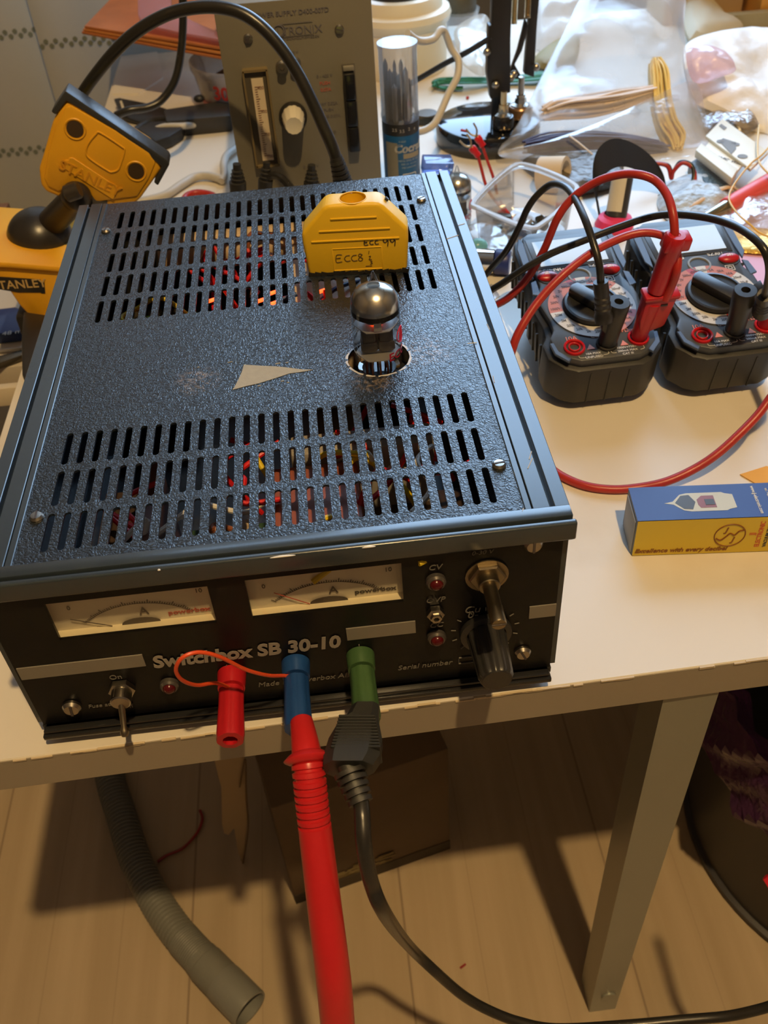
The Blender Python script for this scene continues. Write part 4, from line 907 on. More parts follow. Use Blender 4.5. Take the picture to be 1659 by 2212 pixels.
# vertical edgewise meter
mx0, mx1, mz0, mz1 = (q[0].x+q[3].x)/2, (q[1].x+q[2].x)/2, (q[2].z+q[3].z)/2, (q[0].z+q[1].z)/2
fr = MB(); fr.span((mx0, YP-.0030, mz0), (mx1, YP+.0, mz1), 0, bev=.0004, seg=1); fo = fr.done('edge_meter', mat('meter_smoke', (.10, .085, .06), .15), ps)
wdt = mx1-mx0; MB().span((mx0+wdt*.30, YP-.0036, mz0+.004), (mx0+wdt*.78, YP-.0030, mz1-.006)).done('scale_plate', mat('aged_scale', (.70, .58, .40), .5), fo)
tk = MB(); nT = 31
for k in range(nT):
    z = mz0+.008 + (mz1-.012-mz0-.008)*k/(nT-1); l_ = .0045 if k % 10 == 0 else .003 if k % 5 == 0 else .002
    tk.span((mx0+wdt*.40, YP-.0040, z-.00015), (mx0+wdt*.40+l_, YP-.0036, z+.00015))
for k, n in enumerate(('400', '300', '200', '100')): tk.text(n, .0032, Matrix.Translation((mx0+wdt*.64, YP-.0038, mz1-.012-(mz1-mz0-.02)*k/3-.001)) @ FB)
tk.done('scale_marks', mat('scale_brown', (.22, .10, .07), .5), fo)
gm = MB(); gm.span((mx0-.0004, YP-.0056, mz0-.0004), (mx0+.0010, YP, mz1)); gm.span((mx1-.001, YP-.0056, mz0), (mx1+.0004, YP, mz1)); gm.span((mx0, YP-.0056, mz0-.0008), (mx1, YP, mz0+.001)); gm.span((mx0, YP-.0056, mz1-.001), (mx1, YP, mz1+.0008))
gm.done('meter_frame', mat('brass_brown', (.36, .27, .13), .25, .5), fo)
# white fluted knob
kc = PF(633, 250, 0)
MB().cyl(kc, kc + Vector((0, -.0016, 0)), .0108, n=32).done('knob_skirt', BLK, ps)
MB().lathe([(.0085, .001), (.0088, .004), (.0072, .0185), (.0064, .0200), (.0056, .0198), (0, .0196)], kc, (0, -1, -.02), 36, rad=lambda i: 1 if i % 3 else .95).done('control_knob', mat('ivory_plastic', (.72, .66, .52), .4), ps)
# push button column
bq = [PF(740, 142), PF(763, 141), PF(778, 320), PF(755, 324)]
bx0, bx1, bz0, bz1 = (bq[0].x+bq[3].x)/2, (bq[1].x+bq[2].x)/2, bq[3].z, bq[0].z
MB().span((bx0-.0008, YP-.0006, bz0-.001), (bx1+.0008, YP, bz1+.001)).done('switch_slot', mat('slot_dark', (.12, .11, .09), .5), ps)  # flat dark plate behind the push buttons
hh = (bz1-.004-bz0)/3
for k in range(3): MB().span((bx0, YP-.0075, bz0+hh*k+.0004), (bx1, YP, bz0+hh*(k+1)-.0004), bev=.001).done('push_button', GBLK, ps)
MB().span((bx0, YP-.003, bz1-.0036), (bx1, YP, bz1), bev=.0006).done('push_button', CASEB, ps)
for (px_, py_) in ((536, 83), (733, 63)): 
    p = PF(px_, py_, 0); screw(p.x, p.y, p.z, (0, -1, 0), .0034, ps)
tp_ = MB(); 
for (px_, py_) in ((609, 143), (637, 136)):
    p = PF(px_, py_, 0); tp_.lathe([(0, 0), (.0046, 0), (.0046, .002), (.0034, .0035), (.0034, .006), (.0018, .006), (.0018, .003), (0, .003)], p, (0, -1, 0), 20)
tp_.done('terminal_pair', NIC, ps)
t = MB(); t.text('POWER SUPPLY D400-007D', .0046, FT_(627, 28) @ Matrix.Rotation(.0, 4, 'Z'), bold=.015)
t.text('LTRONIX', .0078, FT_(647, 66), xs=1.0); c = PF(602, 66)
t.torus(c, .0036, .00045, (0, 1, 0), 28, 5); t.torus(c + Vector((.0009, 0, 0)), .0040, .0003, (0, 1, 0), 28, 5)
for dz in (.0042, -.0042): t.box(c + Vector((.013, 0, dz)), (.024, .0003, .00025))
t.text('STOCKHOLM-SWEDEN', .0026, FT_(650, 81)); t.text('400 V', .0030, FT_(634, 114)); t.text('0 - 400 V', .0032, FT_(701, 164)); t.text('MAY 0.02A', .0032, FT_(708, 224)); t.text('PUSH', .0032, FT_(710, 237)); t.text('MAX 0.07A', .0032, FT_(714, 251)); t.text('ZERO', .0030, FT_(716, 286)); t.text('ON', .0030, FT_(718, 300)); t.text('0 - 400 V', .0034, FT_(672, 360))
for k, w_ in enumerate((.005, .003, .0015)): t.box(PF(673, 377) + Vector((0, 0, -.001*k)), (w_, .0003, .0004))
t.done('lettering', mat('faded_ink', (.14, .13, .14), .6), ps)
t = MB(); t.text('PUSH', .0034, FT_(702, 180), bold=.01); t.text('0.07A', .0034, FT_(704, 194), bold=.01); t.done('lettering', mat('faded_red', (.50, .12, .08), .6), ps, label='small red lettering')
for (px_, py_) in ((560, 396), (617, 396)):
    pass
# banana plugs in its lower sockets
def stub(label, a, b, pts=None, r=.0055):
    s = thing('banana_plug', label, 'plug', a); d = (Vector(b)-Vector(a)).normalized()
    m = MB().lathe([(0, 0), (r, 0), (r*1.05, .012), (r*.8, .0125), (r*.92, .0150), (r*.72, .0155), (r*.82, .018), (r*.6, .0185), (r*.7, .021), (r*.5, .0215), (r*.5, .026), (0, .026)], a, d, 20); m.done('plug_body', RUB, s)
    if pts: MB().tube(pts, .0030, 10).done('lead', CABLK, s)
p0 = PY(515, 425, .44); stub('pointed black banana plug at the lower left corner of the tall grey supply', p0, PY(513, 385, .44), None, .0062)
p1 = PY(572, 420, .45); stub('black banana plug with its lead curving right before the tall grey supply', p1, PY(574, 385, .45), [PY(574, 398, .45), PY(580, 383, .448), PY(595, 379, .445), PY(612, 388, .44), PY(628, 408, .43), PY(635, 440, .42)])
p2 = PY(673, 425, .455); stub('black plug just showing above the rear edge of the blue case', p2, PY(673, 395, .455), None, .006)
# mains cord: strain relief behind the case then a big arch
mc = thing('mains_cord', 'thick black mains cord arching from the blue case over behind the yellow vise', 'cable', (.055, .40, .06))
e = PY(741, 395, .385); f_ = PY(726, 340, .385)
s = MB(); d = (f_-e).normalized()
for k in range(6): s.lathe([(0, 0), (.0072-.0004*k, 0), (.0072-.0004*k, .0022), (0, .0022)], e + d*(.0034*k - .002), d, 16)
s.cyl(e - d*.02, e + d*.020, .0054, .0045); s.done('strain_relief', RUB, mc)
MB().tube([e, PY(733, 365, .385), PY(718, 318, .386), PY(697, 270, .39), PY(672, 215, .395), PY(644, 160, .40), PY(608, 105, .405), PY(565, 58, .41), PY(520, 28, .415), PY(470, 16, .42), PY(420, 17, .425), PY(370, 28, .43), PY(320, 52, .435), PY(275, 85, .44), PY(232, 130, .445), PY(185, 192, .455), PY(170, 225, .46), PY(160, 300, .47), PY(150, 420, .48), PY(148, 520, .48)], .0043, 14, sub=10).done('cord', CABLK, mc)
# second black cord from above to the black adapter
vc = thing('adapter_cable', 'black cable dropping behind the arch to the black adapter on the table', 'cable', (-.06, .62, .0))
MB().tube([PY(394, -60, .66), PY(395, 0, .66), PY(395, 60, .66), PY(390, 120, .66), PY(377, 175, .655), PY(350, 215, .65), PY(320, 232, .645), PY(280, 238, .64), PY(250, 250, .64)], .0036, 12).done('cord', CABLK, vc)
ad = thing('power_adapter', 'long black adapter lying on the table left of the tall grey power supply', 'adapter', (-.05, .66, 0))
A = [PZ(352, 235, .018), PZ(495, 214, .018), PZ(498, 248, .018), PZ(358, 262, .018)]
MB().prism(A, (0, 0, -.018), bev=.003).done('body', mat('adapter_black', (.028, .026, .023), .45), ad)
MB().tube([PZ(362, 258, .01), PZ(330, 262, .008), PZ(300, 278, .006), PZ(270, 300, .004)], .0042, 10).done('cord', CABLK, ad)
MB().sphere(PZ(430, 213, .022), (.006, .005, .004)).done('boot', BLK, ad)
ht = thing('hang_tab_holder', 'flat black plastic holder with a hanging slot leaning behind the yellow vise', 'holder', (-.13, .7, 0))
pt = [PZ(246, 213, .012), PZ(258, 211, .012), PZ(330, 225, .010), PZ(370, 238, .008), PZ(355, 268, .004), PZ(300, 264, .004), PZ(262, 250, .008)]
MB().prism(pt, (0, 0, -.0035), bev=.0008).done('body', BLK, ht); MB().prism([PZ(258, 218, .0132), PZ(263, 217, .0132), PZ(273, 245, .0112), PZ(267, 246, .0112)], (0, 0, -.0006)).done('slot', mat('pale_slot', (.60, .54, .42), .6), ht)
bk_ = MB().prism([PZ(300, 300, .001), PZ(330, 286, .001), PZ(402, 283, .001), PZ(397, 302, .001), PZ(372, 318, .001), PZ(340, 330, .001)], (0, 0, .012), bev=.002).done('black_case', BLK); tag(bk_, 'small black case lying under the grey cables behind the yellow vise', 'case')
# grey cables
def cable(name, label, pts, r, m, cat='cable', n=12):
    o = MB().tube(pts, r, n, sub=10).done(name, m); return tag(o, label, cat)
cable('grey_cable', 'pale grey cable crossing the table under the black adapter', [PZ(310, 300, .006), PZ(330, 285, .008), PZ(355, 274, .012), PZ(400, 272, .012), PZ(450, 264, .008), PZ(500, 254, .006), PZ(560, 245, .005)], .0035, CURR)
cable('grey_cable', 'pale grey S-curved cable beside the left edge of the tall grey supply', [PZ(540, 300, .006), PZ(512, 318, .006), PZ(490, 335, .007), PZ(483, 355, .008), PZ(485, 378, .006), PZ(478, 392, .0045)], .0036, CURR)
cable('grey_cable', 'pale grey cable bending down to the rear edge of the blue case', [PZ(480, 388, .0045), PZ(450, 380, .005), PZ(420, 383, .005), PZ(390, 400, .005), PZ(360, 420, .0045), PZ(320, 432, .0045), PZ(270, 440, .0045)], .0040, CURR)
cable('red_lead', 'short red lead peeking out behind the rear edge of the blue case', [PZ(395, 440, .004), PZ(402, 424, .005), PZ(425, 416, .005), PZ(455, 420, .004), PZ(475, 432, .004)], .0030, REDC)

# ---------------------------------------------------------------- yellow bench vise
vs = thing('bench_vise', 'yellow and black tilting bench vise clamped at the left beside the blue case', 'vise', (-.17, .41, 0))
YV = .395
base = [(-40, 512), (5, 502), (60, 476), (110, 470), (175, 500), (178, 560), (150, 640), (118, 708), (92, 697), (62, 680), (40, 655), (14, 618), (-20, 575), (-40, 560)]
MB().prism([PY(x, y, YV) for x, y in [(-60, 574), (20, 578), (120, 585), (160, 588), (148, 640), (118, 706), (95, 700), (62, 682), (40, 658), (16, 622), (-20, 606), (-60, 600)]], (0, .086, 0), bev=.002, seg=3).done('base_body', YEL2, vs)
MB().prism([PY(x, y, YV-.003) for x, y in [(-60, 563), (20, 568), (120, 576), (158, 580), (158, 592), (120, 588), (20, 580), (-60, 576)]], (0, .092, 0), bev=.0015, seg=2).done('base_rim', YEL2, vs)
cB = PY(88, 515, YV+.046)
bs = MB().lathe([(.043, -.013), (.0425, -.010), (.041, -.009), (.036, -.0085), (.0335, -.004), (.026, -.0005), (.0245, -.001), (.0235, -.006)], cB, (0, -.05, 1), 48); bs.done('base_cap', YEL2, vs)
MB().box(cB + Vector((-.034, .012, -.001)), (.045, .014, .008), 0, Matrix.Rotation(.25, 3, 'Z'), bev=.003).done('base_arm', YEL2, vs)
MB().sphere(cB + Vector((0, 0, .0015)), (.0250, .0250, .0225), 0, 36, 18).done('ball', mat('vise_ball', (.022, .021, .02), .33), vs)
nk0, nk1 = PY(105, 488, YV+.044), PY(165, 425, YV+.012)
nk = MB().cyl(nk0, nk1, .0105, .0095, n=24, bev=.002); nk.sphere(nk1, (.011, .011, .011)); nk.done('neck', mat('vise_black', (.026, .022, .019), .42), vs)
MB().cyl(PY(142, 420, YV-.004), PY(172, 409, YV-.004), .0060, n=16, bev=.001).done('lock_lever', mat('vise_black2', (.035, .028, .022), .42), vs)
lb_ = [PY(x, y, YV-.0005) for x, y in ((-20, 597), (87, 604), (90, 611), (96, 611), (98, 634), (90, 634), (88, 632), (40, 632), (-20, 622))]
MB().prism(lb_, (0, .0012, 0)).done('logo_plate', BLK, vs)
t = MB().text('STANLEY', .0098, Matrix.Translation(PY(42, 615, YV-.0008)) @ FB @ Matrix.Rotation(-.05, 4, 'Z'), bold=.012, xs=1.0); t.done('lettering', mat('tan_print', (.58, .40, .16), .5), vs)
MB().span((-.2125, YV+.004, -.115), (-.1985, YV+.034, .004), bev=.003).done('clamp', BLK, vs)
MB().prism([PZ(60, 700, .0003), PZ(125, 710, .0003), PZ(118, 740, .0003), PZ(68, 850, .0003), PZ(58, 838, .0003), PZ(56, 760, .0003)], (0, 0, .012), bev=.002).done('base_foot', BLK, vs)
YH = .412; TH = .020
hd = [(151, 219), (165, 224), (250, 273), (322, 320), (345, 352), (348, 366), (330, 392), (303, 430), (285, 446), (205, 446), (196, 430), (180, 411), (152, 405), (136, 420), (132, 428), (100, 415), (88, 400), (86, 385), (84, 365), (95, 330), (113, 266), (125, 240), (140, 222)]
MB().prism([PY(x, y, YH) for x, y in hd], (0, TH, 0), bev=.0022, seg=3).done('jaw_body', YEL2, vs)
hd2 = [(155, 229), (250, 283), (322, 330), (336, 352), (322, 385), (296, 425), (207, 437), (196, 420), (178, 403), (150, 397), (128, 415), (104, 404), (95, 385), (104, 330), (122, 268), (142, 232)]
MB().prism([PY(x, y, YH-.0014) for x, y in hd2], (0, .004, 0), bev=.0012, seg=2).done('jaw_face', YEL2, vs)
# recessed pad outline, bolt holes
rr = MB(); lp = [PY(x, y, YH-.0016) for x, y in ((207, 290), (217, 287), (262, 316), (269, 325), (262, 350), (255, 366), (243, 371), (232, 368), (192, 341), (186, 325), (192, 308))]
rr.tube(lp, .0007, 8, sub=5, closed=True); rr.done('pad_outline', YEL2, vs)
for (x, y) in ((162, 279), (294, 370)):
    c = PY(x, y, YH-.0016); b = MB().lathe([(.0078, 0), (.0072, .0006), (.0064, .0004), (.0058, -.0020)], c, (0, -1, 0), 28); b.done('bolt_hole', YEL2, vs)
    MB().lathe([(.0058, 0), (.0058, .0003), (0, .0003)], c, (0, -1, 0), 28).done('bolt_recess', mat('recess_dark', (.05, .03, .012), .5), vs)
nm = MB().prism([PY(x, y, YH-.0014) for x, y in ((142, 344), (148, 345), (150, 340), (158, 340), (240, 394), (247, 397), (254, 402), (250, 416), (246, 430), (240, 428), (234, 424), (140, 364), (142, 356), (138, 352))], (0, -.0008, 0), bev=.0003, seg=1); nm.done('name_relief', YEL2, vs)
c = PY(195, 386, YH-.0022); MB().text('STANLEY', .0105, Matrix.Translation(c) @ FB @ Matrix.Rotation(math.radians(-34), 4, 'Z'), depth=.0004, bold=.012, xs=1.05).done('lettering', mat('yellow_relief', (.66, .30, .012), .5), vs)
jw = [(151, 171), (158, 174), (377, 324), (371, 340), (363, 362), (340, 402), (331, 394), (350, 352), (245, 272), (143, 215), (120, 249), (110, 243), (140, 190)]
jo = MB().prism([PY(x, y, YH-.001) for x, y in [(141, 196), (362, 346), (366, 356), (341, 402), (332, 395), (349, 360), (248, 282), (144, 219), (120, 249), (110, 242)]], (0, .0170, 0), bev=.001, seg=2).done('jaw_pad', mat('jaw_pad_black', (.035, .037, .040), .38, bump=('n', 300, .3, .0006)), vs)
MB().prism([PY(x, y, YH+.0175) for x, y in [(141, 192), (362, 342), (350, 362), (144, 215)]], (0, .010, 0), bev=.001, seg=2).done('jaw_pad', bpy.data.materials['jaw_pad_black'], vs)
cb2 = MB().cyl(PY(200, 432, YH-.0016), PY(200, 432, YH+.003), .0105, n=32); cb2.done('joint_socket', bpy.data.materials['vise_black'], vs)
# blue pack, steel rule at the left edge
bp = thing('component_pack', 'dark blue pack with white lettering at the left edge below the vise', 'pack', (-.25, .46, -.0595))
ZS = -.0595
MB().prism([PZ(-60, 748, ZS+.004), PZ(58, 736, ZS+.004), PZ(56, 690, ZS+.004), PZ(40, 684, ZS+.004), PZ(-60, 696, ZS+.004)], (0, 0, .010), bev=.0005).done('pack_body', mat('pack_blue', (.025, .05, .16), .4), bp)
MB().text('-20 48 mm C', .0085, Matrix.Translation(PZ(28, 718, ZS+.0143)) @ Matrix.Rotation(.10, 4, 'Z')).done('lettering', mat('pale_print', (.45, .45, .42), .5), bp)
MB().prism([PZ(-60, 769, ZS), PZ(66, 755, ZS), PZ(62, 735, ZS), PZ(-60, 742, ZS)], (0, 0, .003)).done('backing_card', mat('card_white', (.75, .72, .64), .6), bp)
rl = thing('flat_bar', 'dark metal bar with a polished top at the far left edge below the blue pack', 'bar', (-.24, .43, ZS))
MB().prism([PZ(-60, 805, ZS+.006), PZ(3, 783, ZS+.006), PZ(62, 762, ZS+.006), PZ(62, 751, ZS+.006), PZ(3, 767, ZS+.006), PZ(-60, 780, ZS+.006)], (0, 0, -.0055), bev=.0006).done('bar', mat('dark_steel', (.10, .085, .06), .25, .6), rl)

# ---------------------------------------------------------------- things behind, left
wp = thing('board_stack', 'stack of thin reddish wooden boards lying behind the mains cord arch', 'boards', (-.1, .93, .0))
WDM = [mat('red_cedar', (.50, .17, .05), .5, var=(30, .3)), mat('orange_cedar', (.62, .24, .06), .5, var=(40, .25))]
BY = .86
top = [PY(184, -6, .98), PY(305, 20, .97), PY(310, 62, .93), PY(480, 110, .86), PY(500, 130, .86), PY(470, 116, BY), PY(300, 86, BY+.02), PY(182, 62, BY+.06), PY(178, 55, BY+.07)]
def lift(px, py, y): return PY(px, py, y)
for k, (dy, lift_) in enumerate(((0, 0), (6, .0), (12, 0))):
    a, b_ = (182 - k*3, 56 + dy), (478, 100 + dy*1.4 + k*2)
    f0, f1 = PY(a[0], a[1], .90), PY(b_[0]+10, b_[1]+4, .80)
    bk0, bk1 = f0 + Vector((.025, .15, 0)), f1 + Vector((.03, .15, 0))
    MB().prism([f0, f1, bk1, bk0], (0, 0, -.0028), bev=.0004, seg=1).done('board', WDM[k % 2], wp)
fp_ = thing('film_packet', 'pinkish clear film packet lying on the wooden boards', 'packet', (-.03, .88, .06))
o1 = PY(300, -10, .93) ; MB().prism([PY(300, 40, .88)+Vector((0, 0, .002)), PY(308, 62, .86)+Vector((0, 0, .002)), PY(400, 84, .83)+Vector((0, 0, .003)), PY(478, 98, .80)+Vector((0, 0, .003)), PY(470, 80, .83)+Vector((0, 0, .003)), PY(420, 60, .86)+Vector((0, 0, .004)), PY(375, 40, .89)+Vector((0, 0, .006)), PY(372, 0, .93)+Vector((0, 0, .01)), PY(372, -40, .97)+Vector((0, 0, .01)), PY(300, -40, .97)+Vector((0, 0, .006))], (0, 0, .003), bev=.001).done('film', clear('pink_film', (.90, .55, .52), .18, .12, .35, (.85, .45, .45)), fp_)
# block the boards rest on (transparent tub)
tb = thing('storage_tub', 'clear round plastic tub with red printing under the wooden boards', 'tub', (-.055, .80, 0))
tc_ = Vector((-.030, .835, 0))
MB().lathe([(.046, .000), (.050, .004), (.056, .038), (.059, .044), (.059, .050), (.0575, .050), (.0545, .038), (.048, .005), (0, .004)], tc_, n=48).done('tub_wall', clear('tub_plastic', (.93, .92, .92), .1, .1, .28, (.72, .66, .62)), tb)
MB().lathe([(.046, .001), (.0505, .006), (.0520, .014), (.0522, .0142)], tc_ + Vector((0, -.0006, 0)), n=48).done('red_band', mat('tub_red', (.60, .06, .05), .45), tb)
t = MB(); t.text('30', .019, None, curve=lambda v: tc_ + Vector((.0562*math.cos(-2.05 + v.x/.054), .0562*math.sin(-2.05 + v.x/.054), .028 + v.y)), bold=.03); t.done('lettering', bpy.data.materials['tub_red'], tb)
g = MB().sphere(tc_ + Vector((0, 0, .020)), (.044, .044, .018), 0, 24, 12); g.done('tub_contents', mat('tub_fill', (.26, .22, .18), .7, bump=('n', 120, 1, .004), var=(80, .5)), tb)
yf = MB(); a0 = -1.25
def tcv(x, z): return tc_ + Vector((.0572*math.cos(a0 + x/.054), .0572*math.sin(a0+x/.054), z))
yf.prism([tcv(x, z) for x, z in ((-.005, .006), (.005, .006), (.006, .020), (.003, .030), (-.002, .036), (-.006, .032), (-.006, .018))], Vector((math.cos(a0), math.sin(a0), 0))*.001); yf.done('yellow_patch', mat('tub_yellow', (.72, .55, .04), .5), tb, label='plain yellow printed patch')
wpq = MB().prism([PZ(262, 124, .0), PZ(340, 114, .0), PZ(352, 170, .0), PZ(300, 205, .0), PZ(243, 205, 0)], (0, 0, .0015)).done('paper_sheet', mat('white_paper', (.78, .73, .64), .7)); tag(wpq, 'white paper sheet on the table at its rear left corner', 'paper')
# boxes at the top edge behind the supply
for nm_, lab, px0, px1, py0, y_, m_, h_ in (('component_box', 'dark blue box behind the top left corner of the tall grey supply', 462, 508, 14, .82, mat('box_navy', (.02, .025, .06), .4), .05), ('component_box', 'pale blue shiny box behind the tall grey power supply beside the dark blue one', 510, 566, 8, .84, mat('box_pale_blue', (.45, .58, .75), .35), .055), ('wooden_block', 'orange wooden block behind the top edge of the tall grey power supply', 585, 668, 0, .80, WDM[1], .055)):
    a, b_ = PY(px0, py0, y_), PY(px1, py0-4, y_); o = MB().span((a.x, y_, 0), (b_.x, y_+.05, a.z), bev=.001).done(nm_, m_); tag(o, lab, 'box' if nm_ == 'component_box' else 'block')

# ---------------------------------------------------------------- drill bit case
dc = thing('drill_bit_case', 'clear-topped round drill bit case with blue label beside the tall grey supply', 'drill bit case', (.117, .56, 0))
dx, dy = .1140, .555; R = .0162
zt_, z1_, z2_, z3_ = .1335, .0800, .0625, 0
MB().lathe([(R, z2_+.009), (R*1.03, z2_+.012), (R*1.03, z2_+.014), (R, z2_+.016), (R, zt_-.004), (R*1.04, zt_-.003), (R*1.04, zt_), (0, zt_), ], (dx, dy, 0), n=40).done('clear_cap', clear('cap_plastic', (.95, .95, .95), .12, .05, .1), dc)
MB().lathe([(R*.98, z2_-.001), (R*1.0, z2_), (R*1.0, z2_+.009), (R*.8, z2_+.0095), (0, z2_+.0095)], (dx, dy, 0), n=40).done('black_collar', BLK, dc)
MB().lathe([(0, 0), (R*.96, 0), (R, .002), (R, z2_-.001), (0, z2_-.001)], (dx, dy, 0), n=40).done('blue_body', mat('label_blue', (.008, .095, .26), .35), dc)
def dcv(a0, z0, r=R*1.006): return lambda v: Vector((dx + r*math.cos(a0 + v.x/R), dy + r*math.sin(a0 + v.x/R), z0 + v.y))
t = MB()
t.text('Cocraft', .0098, None, curve=dcv(-1.15, .0505), bold=.04, shear=.2); t.text('13', .0085, None, curve=dcv(-1.25, .0220), bold=.02); t.text('PCS', .0035, None, curve=dcv(-1.25, .0155), bold=.02)
t.text('METAL DRILL BIT SET', .0021, None, curve=dcv(-1.25, .0400)); t.text('HSS 1.5 - 6.5 mm', .0021, None, curve=dcv(-1.25, .0370)); t.text('High speed steel', .0021, None, curve=dcv(-1.25, .0340)); t.text('M-40307', .0018, None, curve=dcv(-1.6, .0570))
for (p, q) in (((-.0062, -.0095), (.0062, -.0095)), ((-.0062, .0075), (.0062, .0075)), ((-.0062, -.0095), (-.0062, .0075)), ((.0062, -.0095), (.0062, .0075))): f = dcv(-1.25, .0205); t.tube([f(Vector((p[0]+(q[0]-p[0])*k/4, p[1]+(q[1]-p[1])*k/4, 0))) for k in range(5)], .0003, 5, sub=0)
for k, (n, a) in enumerate((('2.5', -2.0), ('3.5', -1.6), ('2', -1.2), ('4', -.85))): t.text(n, .0038, None, curve=dcv(a, z2_+.0045 - .001*(k % 2)))
t.done('lettering', WHT, dc)
t = MB(); t.plate([(-.0085, -.0022), (.0085, -.0022), (.0085, .0022), (-.0085, .0022)], [], .0002); bmesh.ops.subdivide_edges(t.bm, edges=[e for e in t.bm.edges if abs(e.verts[0].co.x-e.verts[1].co.x) > .01], cuts=8)
f = dcv(-1.05, .0440)
for v in t.bm.verts: v.co = f(v.co.copy())
t.done('cream_band', mat('cream_label', (.62, .55, .40), .5), dc)
gb = MB(); gb.lathe([(R*1.003, .002), (R*1.003, .056)], (dx, dy, 0), n=60)
bmesh.ops.delete(gb.bm, geom=[v for v in gb.bm.verts if not (-2.65 < math.atan2(v.co.y-dy, v.co.x-dx) < -1.85)], context='VERTS'); gb.done('grey_label_strip', mat('label_grey', (.22, .21, .17), .5), dc)
random.seed(9)
for k in range(13):
    a = k*2.4; r = .0037*math.sqrt(k); x, y = dx + r*math.cos(a), dy + r*math.sin(a); rr_ = random.uniform(.0014, .0032); h_ = random.uniform(.030, .052)
    MB().lathe([(0, 0), (rr_, 0), (rr_, h_*.5), (rr_*.85, h_*.52), (rr_*.95, h_*.9), (0, h_)], (x, y, z2_+.008), n=12, rad=lambda i: 1 if i % 4 else .75).done('drill_bit', mat('bit_steel', (.28, .25, .22), .3, .9) if k == 0 else bpy.data.materials['bit_steel'], dc)
# ---------------------------------------------------------------- right background
# round white socket tower with a black plug
st = thing('socket_tower', 'round cream socket tower with a big black plug on top at the upper middle edge', 'socket tower', (.165, .90, 0))
sc_ = Vector((.152, .905, 0))
MB().lathe([(0, 0), (.052, 0), (.054, .004), (.0545, .050), (.058, .054), (.060, .060), (.058, .066), (.050, .068), (.049, .074), (.046, .080), (.038, .081), (.035, .076), (0, .074)], sc_, n=56).done('housing', mat('cream_housing', (.78, .70, .52), .38), st)
MB().lathe([(.0315, .074), (.0325, .080), (.030, .086), (.021, .094), (.019, .104), (.021, .118), (0, .120)], sc_, n=40).done('black_plug', mat('soft_black', (.03, .027, .024), .4), st)
s2 = thing('plug_adapter', 'dark olive plug standing in a small clear cup behind the socket tower', 'plug', (.25, .95, 0))
c2_ = Vector((.234, .975, 0)); MB().lathe([(.018, .035), (.020, .040), (.020, .050), (.016, .060), (.010, .064), (0, .065)], c2_, n=32).done('plug_body', mat('olive_black', (.07, .062, .04), .5), s2)
MB().lathe([(.016, 0), (.023, .036), (.024, .040)], c2_, n=32).done('cup', PLAST, s2)
cable('white_cable', 'thick beige cable hooked over and down beside the drill bit case', [PY(880, 72, .60), PY(905, 88, .61), PY(935, 85, .62), PY(952, 65, .63), PY(962, 72, .635), PY(975, 105, .635), PY(990, 130, .63), PY(988, 165, .62), PY(970, 200, .61), PY(955, 235, .60), PY(940, 265, .59), PY(920, 280, .585), PY(895, 285, .58), PY(870, 280, .58)], .0033, mat('beige_cable', (.60, .54, .43), .4))
dk = MB().lathe([(0, 0), (.013, 0), (.013, .006), (.011, .009), (0, .009)], PZ(922, 262, 0), n=32).done('round_pot', mat('smoky_brown', (.09, .075, .05), .35)); tag(dk, 'small dark round pot on the table right of the drill bit case', 'pot')
gw = thing('green_wire_hank', 'hank of green hook-up wire lying across the table behind the desk lamp', 'wire', (.22, .84, 0))
random.seed(21); g = MB()
for k in range(13):
    o = k*.75; pts = [PZ(936+random.uniform(-3, 12), 178+o, .003+random.uniform(0, .006)), PZ(950, 170+o*1.2, .005), PZ(1000, 168+o*1.3, .006+random.uniform(0, .006)), PZ(1060, 168+o*1.2, .006), PZ(1120, 164+o*1.3, .006), PZ(1165, 156+o*1.8, .008), PZ(1182, 158+o*1.2, .006)]
    g.tube(pts, .0011, 6, sub=5)
for k in range(5): g.tube([PZ(1000, 188+k, .004), PZ(955, 188+k*.8, .004), PZ(938-k, 184-k, .005), PZ(945, 174-k*.5, .006), PZ(985, 171, .007)], .0011, 6, sub=5)
g.done('green_wire', mat('green_wire', (.012, .16, .07), .4), gw)

# spring-arm desk lamp
dl = thing('desk_lamp', 'black spring-arm desk lamp with a glossy round base in the upper middle', 'lamp', (.215, .66, 0))
bc = Vector((.213, .668, 0)); RB = .0520
MB().lathe([(0, 0), (RB-.001, 0), (RB, .003), (RB, .016), (RB-.002, .0195), (RB-.006, .021), (0, .0225)], bc, n=64).done('base', mat('lamp_base_gloss', (.006, .007, .009), .07, spec=.8), dl)
P1 = PY(1083, 225, .655)
MB().cyl((P1.x, .668, .02), (P1.x, .668, .060), .0075, n=20, bev=.001).done('stem', BLK, dl)
MB().prism([PY(x, y, .650) for x, y in ((1052, 160), (1056, 55), (1062, 55), (1066, -60), (1108, -60), (1103, 90), (1103, 200), (1060, 215))], (0, .012, 0), bev=.001).done('front_arm', mat('lamp_black', (.014, .013, .012), .4), dl)
MB().prism([PY(x, y, .668) for x, y in ((1100, 160), (1118, 110), (1128, 70), (1135, 40), (1142, 60), (1128, 110), (1112, 140), (1128, 168), (1116, 172))], (0, .006, 0), bev=.001).done('link_plate', bpy.data.materials['lamp_black'], dl)
MB().prism([PY(x, y, .672) for x, y in ((1132, 160), (1142, 40), (1150, -60), (1170, -60), (1160, 60), (1154, 168))], (0, .008, 0), bev=.001).done('rear_arm', bpy.data.materials['lamp_black'], dl)
def coil(p0, p1, r, turns, wr):
    p0, p1 = Vector(p0), Vector(p1); F = frame(p1-p0); n = turns*10
    return [p0.lerp(p1, i/n) + F @ Vector((r*math.cos(i*.628), r*math.sin(i*.628), 0)) for i in range(n+1)]
SPR = mat('spring_brass', (.70, .55, .33), .25, 1)
